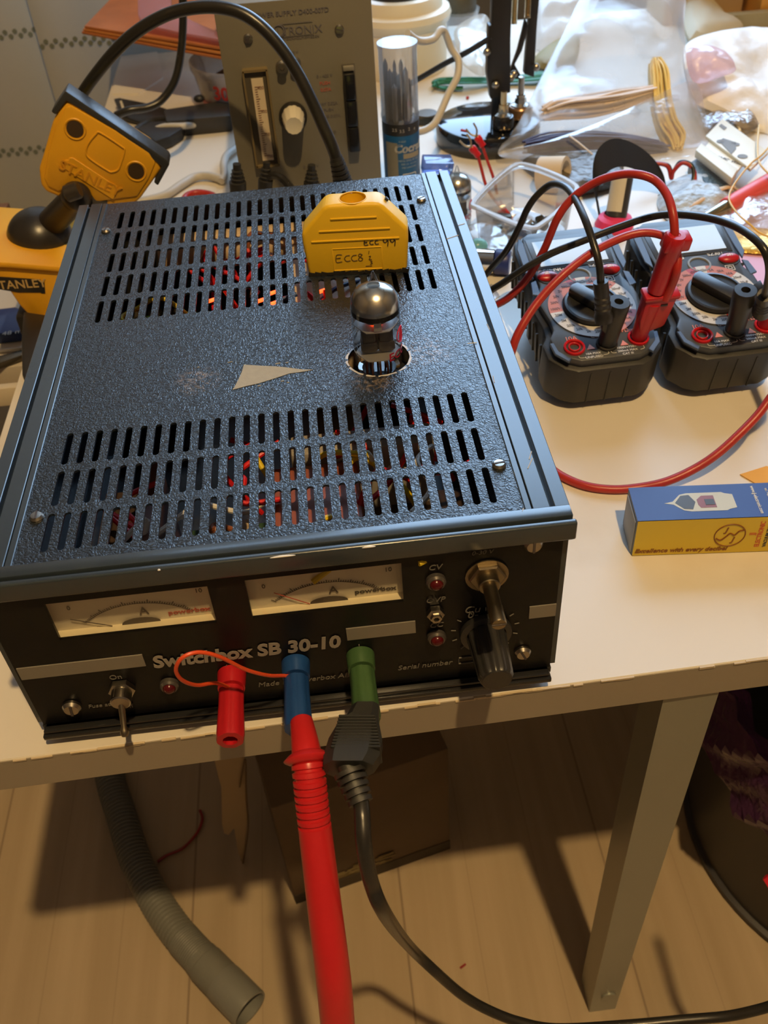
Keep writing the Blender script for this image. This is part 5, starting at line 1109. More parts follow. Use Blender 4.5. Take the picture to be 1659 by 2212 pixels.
for (a, b) in (((1110, 52), (1114, -40)), ((1139, 38), (1143, -40))):
    MB().tube(coil(PY(*a, .662), PY(*b, .662), .0024, 26, 0), .0006, 6, sub=0).done('spring', SPR, dl)
for (x, y, yy) in ((1052, 112, .648), (1071, 183, .648), (1110, 160, .66), (1104, 168, .655), (1158, 145, .67)):
    c = PY(x, y, yy); MB().lathe([(0, 0), (.0036, 0), (.0034, .003), (.0018, .0045), (0, .0048)], c, (-.3, -1, .2), 16).done('bolt', NIC, dl)
MB().tube([PY(1062, 80, .652), PY(1010, 112, .66), PY(960, 138, .67), PY(905, 170, .68), PY(870, 190, .685)], .0026, 10).done('cord', BLK, dl)
# two potentiometers on the base
def pot(label, c, m1, bronze, r=.0105, sh=.012):
    t = thing('potentiometer', label, 'potentiometer', c)
    MB().lathe([(0, 0), (r, 0), (r, .009), (r*.9, .0105), (0, .0105)], c, n=32).done('can', m1, t)
    MB().lathe([(r*.78, .0104), (r*.80, .0115), (r*.5, .0135), (r*.45, .018), (0, .018)], c, n=6).done('hex_nut', NIC, t)
    MB().lathe([(.0044, .0135), (.0044, .0215), (.0030, .0216), (.0030, .0215+sh), (0, .0216+sh)], c, n=20).done('shaft', bronze, t)
    for k in (-1, 0, 1): MB().box(c + Vector((k*.004-.001, -r-.002, .002)), (.0018, .006, .0006), 0, Matrix.Rotation(-.4, 3, 'X')).done('terminal', BRASS, t)
pot('black potentiometer with a brass shaft standing on the round lamp base', Vector((.2225, .6390, .0225)), GBLK, BRASS)
pot('brown potentiometer with a long silver shaft on the lamp base right of the lamp stem', Vector((.2440, .6620, .0225)), mat('bronze_can', (.25, .15, .08), .3, .5), NIC, .0120, .016)
# forked terminals on red wire
for (lab, tip, dr, barrel, pts) in (('red wire ending in a forked terminal, the upper of the two over the lamp base', PY(1024, 268, .56), None, PY(1030, 295, .555), [PY(1040, 310, .553), PY(1052, 345, .55), PY(1066, 385, .545), PY(1076, 425, .54), PZ(1090, 450, .004), PZ(1100, 462, .003)]),
                                 ('red wire ending in a forked terminal, the lower of the two over the lamp base', PY(1010, 298, .545), None, PY(1018, 318, .54), [PY(1032, 335, .538), PY(1040, 365, .535), PY(1048, 395, .53), PY(1060, 420, .525), PZ(1082, 448, .003), PZ(1105, 470, .002)])):
    t = thing('fork_terminal', lab, 'terminal', pts[0]); d = (pts[0]-barrel).normalized()
    MB().lathe([(0, 0), (.0030, 0), (.0034, .001), (.0034, .0045), (.0028, .0055), (.0030, .010), (0, .010)], barrel, d, 16).done('sleeve', REDM, t)
    s = frame(d).col[0]; s = Vector((1, 0, .1)) - d*Vector((1, 0, .1)).dot(d); s.normalize(); f = MB(); f.tube([barrel + d*.003, barrel - d*.002], .0018, 8, sub=0)
    for sg in (-1, 1): f.tube([barrel - d*.001, barrel - d*.003 + s*sg*.0022, barrel - d*.006 + s*sg*.0036, barrel - d*.011 + s*sg*.0040], .0009, 6, sub=4, flat=(1, 1))
    f.done('fork', mat('tin', (.55, .47, .34), .35, .8) if 'tin' not in bpy.data.materials else bpy.data.materials['tin'], t)
    MB().tube([barrel + d*.009] + pts[0:], .0014, 8).done('wire', REDC, t)
rc = MB().tube([PZ(996, 281, .024), PZ(1010, 284, .024)], .0013, 8, sub=0).done('wire_scrap', REDC); tag(rc, 'tiny scrap of red wire lying on the glossy lamp base', 'scrap')
rc = MB().sphere(PZ(1010, 211, .0015), .0018).done('red_bead', REDC); tag(rc, 'tiny red bead on the table behind the lamp base', 'bead')

# open clear box with hardware
cx = thing('clear_box', 'open square clear plastic box with metal bits behind the left multimeter', 'box', (.205, .44, 0))
H_ = .036
tl = [PZ(1032, 432, H_), PZ(1105, 364, H_), PZ(1150, 362, H_), PZ(1228, 395, H_), PZ(1236, 420, H_), PZ(1172, 478, H_), PZ(1135, 486, H_), PZ(1045, 450, H_)]
tlc = sum(tl, Vector())/8; tl2 = [tlc + (p-tlc)*1.0 for p in tl]
TS = spline(tl2, 6, True); b = MB(); rows = []
for f, z in ((1.10, H_), (1.10, H_-.002), (1.0, H_-.003), (.97, H_*.6), (.92, .003), (.86, .001)):
    rows.append([b.bm.verts.new(Vector((tlc.x + (p.x-tlc.x)*f, tlc.y + (p.y-tlc.y)*f, z))) for p in TS])
fs = []
for r0, r1 in zip(rows, rows[1:]):
    for i in range(len(TS)): j = (i+1) % len(TS); fs.append(b.bm.faces.new((r0[i], r0[j], r1[j], r1[i])))
fs.append(b.bm.faces.new(rows[-1])); b._fin(fs, 0); b.done('box_wall', clear('box_plastic', (.95, .94, .93), .07, .12, .10, (.8, .76, .72)), cx)
MB().tube([Vector((tlc.x + (p.x-tlc.x)*1.05, tlc.y + (p.y-tlc.y)*1.05, H_)) for p in TS], .0016, 8, sub=0, closed=True, flat=(1.6, 1)).done('rim', clear('rim_plastic', (.9, .9, .9), .15, .1, .55, (.74, .72, .70)), cx)
random.seed(31)
DARKM = mat('dark_metal_bits', (.10, .09, .07), .3, .8)
for k in range(9):
    a = random.uniform(0, 6.28); rr_ = random.uniform(0, .018); p = Vector((tlc.x + rr_*math.cos(a), tlc.y + rr_*math.sin(a), .004 + random.uniform(0, .008))); d = Vector((random.uniform(-1, 1), random.uniform(-1, 1), random.uniform(0, .5))).normalized()
    m = MB(); m.cyl(p, p + d*random.uniform(.008, .016), random.uniform(.0015, .004), n=8, bev=.0004); m.cyl(p - d*.001, p + d*.002, .005, n=6)
    o = m.done('machine_screw', random.choice([DARKM, STEEL])); tag(o, 'loose dark metal screw in the open clear box', 'screw', 'screws in the open clear box')
for (px_, py_, l_, a_) in ((1065, 495, .022, .3), (1085, 470, .016, -.4), (1110, 505, .02, .8)):
    p = PZ(px_, py_, .004); o = MB().box(p, (l_, .007, .006), 0, Matrix.Rotation(a_, 3, 'Z'), bev=.001).done('metal_bracket', DARKM); tag(o, 'small dark metal piece on the table in front of the open clear box', 'metal piece', 'metal pieces in front of the open clear box')
# blister sheet, bead, glue stick
mat('old_paper2', (.6, .5, .36), .6)
bl_ = MB().pillow([PZ(1000, 500, .004), PZ(1040, 478, .006), PZ(1090, 500, .006), PZ(1110, 545, .004), PZ(1085, 560, .003), PZ(1030, 545, .003)], (0, 0, 1), .004, amp=.002, seed=3).done('clear_blister', clear('blister', (.95, .93, .9), .05, .2, .12, (.8, .7, .6), fres=.3)); tag(bl_, 'crumpled clear blister pack lying right of the blue case below the clear box', 'packaging')
bd = MB().sphere(PZ(1032, 532, .008), (.0085, .0070, .0065)).done('turquoise_bead', mat('turquoise', (.16, .45, .52), .2, bump=('n', 200, .3, .001), var=(90, .4))); tag(bd, 'turquoise rounded lump on the table just right of the blue case', 'bead')
gs = thing('metal_tube', 'short shiny metal tube with a blue end cap lying right of the blue case', 'tube', (.16, .385, 0))
a, b_ = PZ(1010, 562, .010), PZ(1070, 565, .010); MB().cyl(a, b_, .0095, n=32, bev=.001).done('barrel', mat('shiny_barrel', (.8, .76, .7), .1, 1), gs)
dd = (b_-a).normalized(); MB().lathe([(.0095, 0), (.0100, .001), (.0100, .010), (.009, .0115), (0, .0115)], b_, dd, 32).done('end_cap', mat('cap_blue', (.02, .035, .18), .4), gs)
pk = MB().prism([PZ(1045, 620, .0003), PZ(1062, 614, .0003), PZ(1080, 640, .0003), PZ(1062, 650, .0003)], (0, 0, .0005)).done('clear_scrap', clear('scrapclear', (.9, .9, .9), .2, .1, .2)); tag(pk, 'scrap of clear film on the table below the metal tube', 'scrap')
bc_ = MB().lathe([(.0, 0), (.015, 0), (.015, .018), (0, .018)], PZ(945, 395, 0), n=32).done('cream_roll', CREAM); tag(bc_, 'small cream roll behind the right rear corner of the blue case', 'roll')
bx_ = MB().prism([PY(918, 353, .50), PY(982, 353, .50), PY(976, 385, .50), PY(915, 385, .50)], (0, .02, 0), bev=.001).done('blue_clear_case', clear('blue_case', (.45, .55, .85), .15, .1, .3, (.2, .3, .6))); tag(bx_, 'blue translucent case just behind the right rear corner of the blue power supply', 'case')
# label roll and dark clutter right of the box
lr = MB().lathe([(.012, -.012), (.016, -.012), (.016, .012), (.012, .012), (.012, -.012)], PZ(1195, 378, .014), (.8, -.5, .15), 36).done('label_roll', mat('paper_roll', (.72, .58, .40), .7)); tag(lr, 'roll of buff paper labels in front of the bag of wire', 'roll')
ub = MB().pillow([PZ(1130, 345, .006), PZ(1250, 335, .008), PZ(1340, 345, .008), PZ(1330, 400, .004), PZ(1230, 420, .004), PZ(1180, 395, .004)], (0, 0, 1), .008, amp=.004, seed=9).done('dark_foil_bag', mat('smoky_foil', (.12, .10, .07), .25, bump=('n', 150, .6, .002))); tag(ub, 'dark crinkled bag lying under the front of the clear bag of wire', 'bag')
# black glue stick with pink base, hook and loop strap
gk = thing('glue_stick', 'black stick with a barcode label standing in a pink holder behind the left multimeter', 'stick', (.265, .46, 0))
q0, q1 = PY(1330, 472, .455), PY(1346, 378, .47)
MB().cyl(q0, q1, .0088, n=32, bev=.001).done('stick_body', mat('soft_black2', (.035, .034, .034), .4), gk)
dd = (q1-q0).normalized(); b = MB(); F = frame(dd); lab_ = [q0 + dd*h + F @ Vector((.0090*math.cos(a), .0090*math.sin(a), 0)) for h in (.006, .034) for a in ([0],)[0]] if 0 else None
b.lathe([(.00895, .005), (.00895, .032)], q0, dd, 60); c0 = q0
def side(v): r_ = (v.co-c0); r_ = r_ - dd*r_.dot(dd); return r_.normalized()
bmesh.ops.delete(b.bm, geom=[v for v in b.bm.verts if side(v).dot(Vector((-.75, -.66, 0)).normalized()) < .45], context='VERTS'); b.done('barcode_label', mat('label_offwhite', (.66, .60, .48), .6), gk)
MB().lathe([(0, 0), (.0155, 0), (.0165, .004), (.0140, .010), (.0100, .012), (.0092, .014)], Vector((q0.x, q0.y+.002, q0.z-.010)), n=32).done('pink_holder', mat('hot_pink', (.80, .05, .18), .4), gk)
stp = thing('strap_loop', 'wide black fabric strap curled in a loop behind the glue stick', 'strap', (.29, .50, 0))
sp_ = spline([PY(1300, 480, .47), PY(1288, 440, .475), PY(1292, 385, .485), PY(1315, 352, .50), PY(1350, 345, .51), PY(1395, 365, .515), PY(1430, 400, .51), PY(1445, 440, .50), PY(1425, 470, .49), PY(1380, 492, .48), PY(1330, 492, .475)], 10)
b = MB(); rows = [(b.bm.verts.new(p + Vector((0, -.006, -.004))), b.bm.verts.new(p + Vector((0, .016, .012)))) for p in sp_]
fs = [b.bm.faces.new((r0[0], r1[0], r1[1], r0[1])) for r0, r1 in zip(rows, rows[1:])]; b._fin(fs, 0)
bmesh.ops.solidify(b.bm, geom=fs, thickness=.0012); b.done('strap', mat('fabric_black', (.030, .025, .020), .8, bump=('n', 900, .5, .0005)), stp)
cable('red_black_wire', 'twin red and black wire looping behind the black strap', [PY(1400, 352, .53), PY(1440, 358, .525), PY(1450, 385, .52), PY(1455, 370, .52), PY(1475, 352, .52), PY(1497, 365, .515), PY(1500, 395, .505), PY(1480, 425, .50), PY(1455, 450, .495), PY(1420, 470, .49)], .0018, REDC)
cable('black_wire', 'black half of the twin wire looping behind the black strap', [PY(1395, 350, .532), PY(1440, 356, .527), PY(1452, 372, .522), PY(1470, 350, .522), PY(1494, 358, .517), PY(1497, 390, .507), PY(1475, 422, .502), PY(1448, 448, .497), PY(1415, 466, .492)], .0018, CABLK)
# grubby blue-white crumpled paper
cp = MB().pillow([PZ(1440, 400, .004), PZ(1500, 375, .008), PZ(1570, 400, .006), PZ(1590, 450, .004), PZ(1530, 490, .002), PZ(1450, 480, .002), PZ(1420, 440, .002)], (0, 0, 1), .009, amp=.005, seed=2).done('printed_wrapper', mat('blue_white_wrapper', (.42, .46, .48), .35, bump=('n', 130, .8, .003), var=(70, .75))); tag(cp, 'crumpled blue and white wrapper on the table right of the black strap', 'wrapper')
# white plastic header strips on a dark one
hs = thing('header_strip', 'dark slotted component strip at the right under the cream connector cards', 'strip', (.36, .56, 0))
MB().prism([PZ(1488, 352, .012), PZ(1507, 340, .012), PZ(1578, 400, .012), PZ(1545, 418, .012)], (0, 0, -.010), bev=.001).done('strip_body', mat('petrol_dark', (.035, .06, .065), .4, bump=('n', 400, .8, .002)), hs)
for k, (pts, lab) in enumerate(((((1560, 262), (1659, 335), (1620, 372), (1523, 300)), 'cream plastic card with cut-outs at the right, the upper one'), (((1535, 305), (1605, 360), (1590, 378), (1520, 326)), 'cream connector card with black lettering, the middle one'), (((1512, 325), (1590, 382), (1578, 402), (1500, 340)), 'plain cream connector strip, the lowest of the three'))):
    t = thing('connector_card', lab, 'card', PZ(*pts[0], .012)); zz = .022 - k*.003
    P = [PZ(*q, zz) for q in pts]; MB().prism(P, (0, 0, .003 if k < 2 else .007), bev=.0006).done('card', mat('cream_card', (.78, .72, .56), .45) if k == 0 else bpy.data.materials['cream_card'], t)
    if k == 0:
        h = MB()
        for (x, y, r) in ((1558, 306, .0042), (1588, 312, .0040), (1604, 338, .0044)): h.lathe([(0, 0), (r, 0), (r, .0003), (0, .0003)], PZ(x, y, zz+.0032), n=20)
        h.prism([PZ(x, y, zz+.0032) for x, y in ((1553, 305), (1562, 299), (1590, 308), (1590, 322), (1580, 333))], (0, 0, .0003)); h.prism([PZ(x, y, zz+.0032) for x, y in ((1553, 272), (1558, 268), (1570, 276), (1564, 281))], (0, 0, .0003)); h.done('cut_out', mat('grey_hole', (.20, .18, .15), .6), t)
    if k == 1: MB().text('ELTRONIC  W20', .0052, Matrix.Translation(PZ(1562, 342, zz+.0032)) @ Matrix.Rotation(-.98, 4, 'Z'), bold=.02).done('lettering', INK, t)
# wooden stick, screwdriver-like red tool in a bag, yellow wire, gold strip, pink paper
tag(MB().tube([PZ(1460, 460, .006), PZ(1500, 440, .010), PZ(1540, 415, .014), PZ(1575, 404, .014), PZ(1590, 410, .010)], .0022, 8, sub=6, flat=(1.4, .5)).done('wooden_stick', mat('pale_wood', (.66, .42, .20), .5)), 'thin bent wooden stick pointing at the red tool on the right', 'stick')
rt = thing('red_tool', 'tool with a thick red handle and steel tip lying at the right edge', 'tool', (.36, .48, 0))
MB().cyl(PZ(1568, 448, .012), PZ(1720, 360, .014), .0078, n=28, bev=.001).done('handle', mat('coral_red', (.80, .10, .09), .4), rt); MB().cyl(PZ(1568, 448, .012), PZ(1520, 470, .010), .0062, .0030, n=20).done('ferrule', mat('dull_metal', (.45, .42, .30), .2, .9), rt)
tag(MB().tube([PZ(1700, 270, .03), PZ(1650, 330, .03), PZ(1620, 355, .026), PZ(1585, 400, .022), PZ(1575, 430, .020), PZ(1592, 460, .018), PZ(1620, 485, .016), PZ(1645, 505, .012), PZ(1690, 520, .01)], .0008, 8, sub=8).done('yellow_wire', mat('amber_wire', (.80, .48, .08), .3)), 'thin yellow wire curling over the red tool', 'wire')
tag(MB().tube([PZ(1640, 270, .03), PZ(1636, 320, .028), PZ(1640, 350, .028), PZ(1655, 370, .026), PZ(1680, 390, .024)], .0008, 8, sub=8).done('yellow_wire', bpy.data.materials['amber_wire']), 'second strand of yellow wire at the right edge above the red tool', 'wire')
tag(MB().pillow([PZ(1560, 500, .004), PZ(1600, 490, .004), PZ(1700, 505, .004), PZ(1720, 548, .003), PZ(1600, 545, .003), PZ(1572, 530, .003)], (0, 0, 1), .003, amp=.001, seed=4).done('gold_packet', mat('gold_film', (.74, .46, .08), .22, .35, bump=('n', 200, .8, .002))), 'golden yellow film packet behind the right multimeter', 'packet')
tag(MB().prism([PZ(1560, 540, .0006), PZ(1750, 530, .0006), PZ(1800, 660, .0006), PZ(1600, 700, .0006)], (0, 0, .0006)).done('pink_paper', mat('pink_paper', (.72, .40, .52), .7)), 'sheet of pink paper under and right of the right multimeter', 'paper')
tag(MB().pillow([PZ(1470, 470, .004), PZ(1560, 445, .006), PZ(1700, 400, .01), PZ(1750, 470, .006), PZ(1640, 520, .004), PZ(1560, 515, .003), PZ(1490, 500, .003)], (0, 0, 1), .008, amp=.005, seed=8).done('clear_bag', clear('rose_clear', (.97, .90, .88), .05, .2, .28, (.85, .68, .60), (60, .6, .003), fres=.35)), 'crumpled clear bag around the tip of the red tool', 'bag')

# ---------------------------------------------------------------- clear bag of wire hanks
bg = thing('bag_of_wire', 'big frosted zip bag with white, purple and yellow wire hanks leaning at the upper right', 'bag', (.38, .68, 0))
yb0 = .625
def BG(px, py, h=0): # leaning sheet: bottom near, top far and high
    t = max(0, (345 - py)/345); return PY(px, py, .60 + .16*t + h)
BAGM = clear('frosted_bag', (.97, .97, .98), .02, .3, .25, (.86, .86, .88), (22, .5, .004), fres=.25)
o = [BG(1076, 333), BG(1120, 265), BG(1165, 175), BG(1215, 75), BG(1265, -20), BG(1330, -60), BG(1470, -60), BG(1478, 60), BG(1488, 170), BG(1520, 270), BG(1530, 325), BG(1500, 348), BG(1400, 352), BG(1260, 345), BG(1150, 345)]
MB().pillow(o, (0, -.8, .6), .016, N=120, rings=14, amp=.009, fr=7, seed=5).done('bag_film', BAGM, bg)
fl_ = [BG(1076, 333, -.025), BG(1180, 305, -.028), BG(1300, 262, -.028), BG(1400, 215, -.026), BG(1500, 176, -.024), BG(1525, 260, -.024), BG(1528, 325, -.022), BG(1440, 350, -.02), BG(1250, 345, -.02)]
MB().pillow(fl_, (0, -.8, .6), .003, N=80, rings=10, amp=.004, fr=9, seed=15, both=False).done('bag_flap', clear('frosted_flap', (.97, .97, .97), .04, .25, .24, (.9, .88, .84), (40, .7, .003), fres=.35), bg)
random.seed(41)
def hank(name, lab, pts, n, spread, r, m):
    pts = [p + (CAMP-p)*.012 for p in pts]
    t = thing(name, lab, 'wire', pts[0]); g = MB()
    for k in range(n):
        o_ = Vector((random.uniform(-1, 1), random.uniform(-1, 1), random.uniform(-1, 1)))*spread
        g.tube([p + o_*(1 if 0 < i < len(pts)-1 else .6) + Vector((random.uniform(-1, 1), 0, random.uniform(-1, 1)))*spread*.15 for i, p in enumerate(pts)], r, 5, sub=4)
    g.done('wire_bundle', m, t); return t
hank('wire_hank', 'hank of white wire inside the frosted bag', [BG(1175, 245), BG(1215, 232), BG(1280, 226), BG(1340, 215), BG(1410, 198)], 44, .0085, .0012, mat('wire_white', (.80, .66, .54), .5))
hank('wire_hank', 'hank of dark purple wire at the bottom of the frosted bag', [BG(1140, 318), BG(1200, 308), BG(1280, 305), BG(1360, 310), BG(1435, 320)], 34, .0090, .0011, mat('wire_purple', (.055, .045, .13), .4))
hank('wire_hank', 'upright hank of yellow wire at the right side of the frosted bag', [BG(1415, 135), BG(1422, 165), BG(1428, 220), BG(1440, 270), BG(1458, 300), BG(1462, 322)], 55, .0075, .0013, mat('wire_yellow', (.85, .60, .14), .4))
tag(MB().tube([PY(1228, 292, .585), PY(1250, 308, .58), PY(1280, 333, .575)], .0009, 6, sub=0, flat=(1.5, .6)).done('cable_tie', mat('tie_white', (.75, .66, .55), .5)), 'white cable tie sticking out at the front of the frosted bag', 'cable tie')
# other bags and boxes to the right and behind
def BG2(px, py, y): return PY(px, py, y)
tag(MB().pillow([BG2(1480, 100, .72), BG2(1540, 70, .76), BG2(1640, 60, .80), BG2(1760, 80, .80), BG2(1780, 250, .66), BG2(1700, 330, .60), BG2(1640, 300, .62), BG2(1560, 250, .64), BG2(1500, 220, .66), BG2(1482, 170, .68)], (0, -.7, .7), .02, N=90, rings=12, amp=.010, fr=12, seed=22).done('white_bag', mat('white_bag_film', (.88, .85, .80), .42, bump=('n', 25, .6, .006))), 'glossy crumpled white plastic bag at the right edge beside the frosted bag', 'bag')
tag(MB().pillow([BG2(1482, 115, .66), BG2(1510, 100, .67), BG2(1560, 110, .67), BG2(1590, 148, .65), BG2(1560, 165, .64), BG2(1500, 178, .64)], (0, -.7, .7), .012, N=60, rings=8, amp=.004, fr=25, seed=23).done('pink_bag', clear('pink_bag_film', (.98, .88, .90), .03, .25, .5, (.95, .74, .76), fres=.3)), 'pinkish translucent bag between the frosted bag and the white bag', 'bag')
tag(MB().pillow([BG2(1160, -40, 1.0), BG2(1300, -40, 1.0), BG2(1260, 60, .94), BG2(1225, 110, .90), BG2(1180, 115, .90), BG2(1150, 80, .93)], (0, -.7, .7), .03, N=60, rings=10, amp=.012, fr=10, seed=25).done('clear_bag', clear('bag_back', (.96, .95, .95), .03, .3, .6, (.9, .87, .84), fres=.3)), 'pale crumpled bag behind the desk lamp arm', 'bag')
tag(MB().pillow([BG2(1150, 130, .86), BG2(1200, 88, .90), BG2(1250, 78, .90), BG2(1240, 140, .84), BG2(1180, 150, .83)], (0, -.7, .7), .012, N=50, rings=8, amp=.003, fr=20, seed=26).done('olive_pouch', mat('olive_pouch', (.26, .20, .07), .6)), 'olive brown pouch behind the desk lamp arm', 'pouch')
tag(MB().pillow([BG2(985, 60, .92), BG2(1040, 30, .96), BG2(1062, 60, .92), BG2(1058, 140, .84), BG2(1040, 165, .80), BG2(1000, 140, .84), BG2(985, 100, .87)], (0, -.7, .7), .010, N=50, rings=8, amp=.005, fr=25, seed=27).done('clear_bag', clear('bag_mid', (.97, .95, .92), .05, .2, .3, (.86, .80, .70), fres=.3)), 'clear crumpled bag between the socket tower and the desk lamp', 'bag')
tag(MB().pillow([BG2(1480, -20, 1.0), BG2(1520, 0, 1.0), BG2(1550, 25, .97), BG2(1580, 60, .92), BG2(1600, 75, .90), BG2(1490, 85, .88)], (0, -.7, .7), .02, N=50, rings=8, amp=.006, fr=16, seed=28).done('beige_bag', mat('beige_bag', (.52, .46, .33), .6)), 'beige crumpled bag behind the white bag at the upper right', 'bag')
ob_ = thing('orange_box', 'orange cardboard box at the upper right corner', 'box', (.62, .95, 0))
a = PZ(1560, 55, 0); MB().span((a.x+.035, .93, 0), (a.x+.30, 1.03, .20), bev=.002).done('carton', mat('orange_card', (.68, .33, .06), .6), ob_)
bb = MB().span((a.x-.07, .97, 0), (a.x+.03, 1.04, .16), bev=.002).done('brown_box', mat('tan_card', (.45, .30, .15), .7)); tag(bb, 'tan cardboard box left of the orange box', 'box')
tr = MB().span((a.x-.03, .915, 0), (a.x+.30, .928, .022), bev=.002).done('tray_edge', mat('olive_tray', (.30, .26, .15), .5)); tag(tr, 'olive tray edge in front of the orange box', 'tray')
tag(MB().pillow([PZ(1490, 190, .01), PZ(1560, 180, .01), PZ(1600, 230, .01), PZ(1640, 270, .01), PZ(1590, 290, .008), PZ(1530, 285, .006), PZ(1500, 250, .006)], (0, 0, 1), .012, amp=.004, seed=33).done('dark_clear_bag', clear('smoky_bag', (.75, .70, .62), .08, .15, .2, (.5, .42, .32), (120, 1, .003), fres=.4)), 'smoky clear bag under the cream cards at the right', 'bag')

# ---------------------------------------------------------------- under the table
F0 = FLOOR
hz = thing('vacuum_hose', 'ribbed grey vacuum hose lying on the floor under the left side of the table', 'hose', PZ(380, 2010, F0))
HP = [PZ(225, 1600, F0+.016), PZ(240, 1690, F0+.017), PZ(262, 1760, F0+.018), PZ(290, 1850, F0+.019), PZ(330, 1935, F0+.020), PZ(380, 2010, F0+.021), PZ(440, 2078, F0+.022), PZ(500, 2140, F0+.022)]
S_ = spline(HP, 60); dist = [0]
for p, q in zip(S_, S_[1:]): dist.append(dist[-1] + (q-p).length)
TOT = dist[-1]; NN = 900; PP = []; j = 0
for k in range(NN+1):
    s = TOT*k/NN
    while j < len(dist)-2 and dist[j+1] < s: j += 1
    PP.append(S_[j].lerp(S_[j+1], (s-dist[j])/(dist[j+1]-dist[j])))
HR = .0135
cut = TOT - .062
def hr(f):
    s = f*TOT
    if s < cut: return HR*(1 + .10*math.sin(s/.0042*6.283))
    if s < cut+.026: return HR*1.10*(1+.012*math.sin(s/.0022*6.283))
    if s < cut+.033: return HR*1.16
    return HR*1.22
MB().tube(PP[:int(NN*.985)], hr, 28, sub=0).done('hose', mat('hose_grey', (.17, .168, .145), .5), hz, ang=80)
e0, e1 = PP[int(NN*.93)], PP[-1]; d = (e1-e0).normalized()
MB().lathe([(HR*1.22, 0), (HR*1.26, .004), (HR*1.26, .034), (HR*1.24, .035), (HR*1.12, .035), (HR*1.10, .005), (0, .004)], e1 - d*.012, d, 40).done('cuff', mat('cuff_grey', (.19, .19, .17), .4), hz)
cbx = thing('cardboard_box', 'dark brown cardboard box standing on the floor under the table', 'box', PZ(700, 1900, F0))
A0, B0 = PZ(640, 1952, F0), PZ(972, 1832, F0)
A1 = PZ(545, 1640, F0+.16); ux = (B0-A0).normalized(); uy = Vector((-ux.y, ux.x, 0)); 
hh = .17
MB().prism([A0, B0, B0 + uy*.11, A0 + uy*.11], (0, 0, hh), bev=.0015).done('carton', mat('dark_card', (.13, .085, .045), .7, bump=('n', 120, .2, .001), var=(14, .25)), cbx)
MB().prism([A0 - uy*.0006 + ux*.0, B0 - uy*.0006, B0 - uy*.0006 + Vector((0, 0, .016)), A0 - uy*.0006 + Vector((0, 0, .016))], uy*.0007).done('bottom_band', mat('dark_band', (.05, .035, .02), .7), cbx)
gr = MB(); random.seed(4)
for k in range(26): p = A0.lerp(B0, random.uniform(.28, .62)) - uy*.0012 + Vector((0, 0, random.uniform(.020, .034))); gr.box(p, (random.uniform(.004, .018), .0006, random.uniform(.0010, .0024)), 0, frame(uy) @ Matrix.Rotation(random.uniform(-.1, .1), 3, 'Z') if 0 else Matrix.Rotation(math.atan2(ux.y, ux.x), 3, 'Z'))
gr.done('printed_pattern', mat('ochre_print', (.22, .16, .06), .6), cbx)
for lab, pts in (('torn tan cardboard strip hanging under the table edge, the left tip', ((455, 1610), (478, 1700), (480, 1780), (484, 1800), (494, 1804), (503, 1792), (506, 1790), (515, 1840), (524, 1872), (533, 1800), (535, 1720), (528, 1660), (530, 1600))),):
    y_ = .17; P = [PY(x, y, y_) for x, y in pts]; o = MB().prism(P, (0, .003, 0)).done('torn_cardboard', mat('tan_cardboard', (.42, .31, .18), .75)); tag(o, 'torn tan cardboard strip hanging between the table and the dark cardboard box', 'cardboard')
tag(MB().tube([PY(518, 1700, .168), PY(530, 1640, .168), PY(532, 1720, .168), PY(536, 1790, .168), PY(524, 1870, .168)], .0008, 6).done('brown_string', mat('string_brown', (.16, .10, .05), .8)), 'thin brown string along the torn cardboard strip', 'string')
tag(MB().tube([PZ(340, 1862, F0+.002), PZ(360, 1848, F0+.003), PZ(395, 1832, F0+.003), PZ(425, 1800, F0+.003), PZ(437, 1770, F0+.003), PZ(432, 1750, F0+.003)], .0015, 8, sub=8).done('wire_offcut', mat('dark_red_wire', (.28, .02, .02), .4)), 'curved piece of dark red wire lying on the floor beside the hose', 'wire')
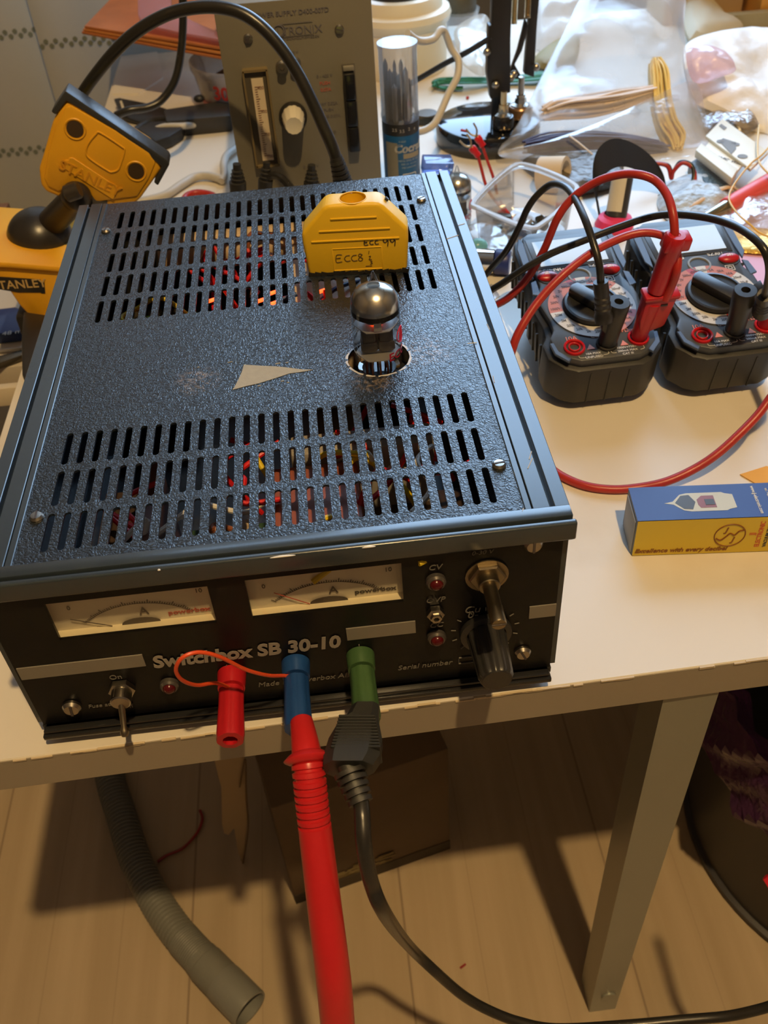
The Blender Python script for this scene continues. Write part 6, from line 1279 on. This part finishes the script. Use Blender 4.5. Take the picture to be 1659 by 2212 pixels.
tag(MB().box(PZ(1000, 2087, F0+.001), (.006, .0016, .0014), 0, Matrix.Rotation(.5, 3, 'Z')).done('wire_scrap', bpy.data.materials['dark_red_wire']), 'tiny red wire scrap on the floor right of the hanging black cord', 'scrap')
# bin with purple bag
bn = thing('waste_bin', 'dark round waste bin with a purple bag liner under the right end of the table', 'bin', (.46, .10, F0))
bcn = Vector((.485, .135, F0)); RBN = .165
MB().lathe([(0, 0), (RBN*.97, 0), (RBN, .003), (RBN*1.0, .008), (RBN*.975, .010), (RBN*1.06, .22), (RBN*1.08, .225), (RBN*1.06, .225), (RBN*.95, .012), (0, .012)], bcn, n=72).done('bin_body', mat('bin_dark', (.032, .030, .032), .5), bn)
b = MB(); rows = []; random.seed(12); n = 120
for k in range(15):
    z = .245 - k*.0065; row = []
    for i in range(n):
        a = 2*math.pi*i/n; w_ = .004*math.sin(a*17 + k*.4) + .0035*math.sin(a*31+k) ; drop = max(0, (k-4))/10
        lim = .5+.5*math.sin(a*2.0+1.1) ; r = RBN*(1.075 - .02*k/15) + .006 + w_
        row.append(b.bm.verts.new(bcn + Vector((r*math.cos(a), r*math.sin(a), .245 - (.245-z)*(.35+.65*lim)))))
    rows.append(row)
inner = [b.bm.verts.new(bcn + Vector((RBN*.9*math.cos(2*math.pi*i/n), RBN*.9*math.sin(2*math.pi*i/n), .20+.01*math.sin(i)))) for i in range(n)]
fs = []
for a_, c_ in zip([inner]+rows, rows):
    for i in range(n): j = (i+1) % n; fs.append(b.bm.faces.new((a_[i], a_[j], c_[j], c_[i])))
b._fin(fs, 0); b.done('purple_liner', mat('purple_film', (.10, .035, .11), .25, bump=('n', 60, .6, .004)), bn)
b = MB(); pts = [bcn + Vector(((RBN*(.975+.4*z)+.002)*math.cos(a), (RBN*(.975+.4*z)+.002)*math.sin(a), z)) for a, z in ((math.radians(209), .095), (math.radians(212), .088), (math.radians(216), .082), (math.radians(220), .078))]
b.tube(pts, .004, 10, sub=6, flat=(1, .4)); b.done('drawstring', mat('drawstring_red', (.65, .02, .04), .4), bn)
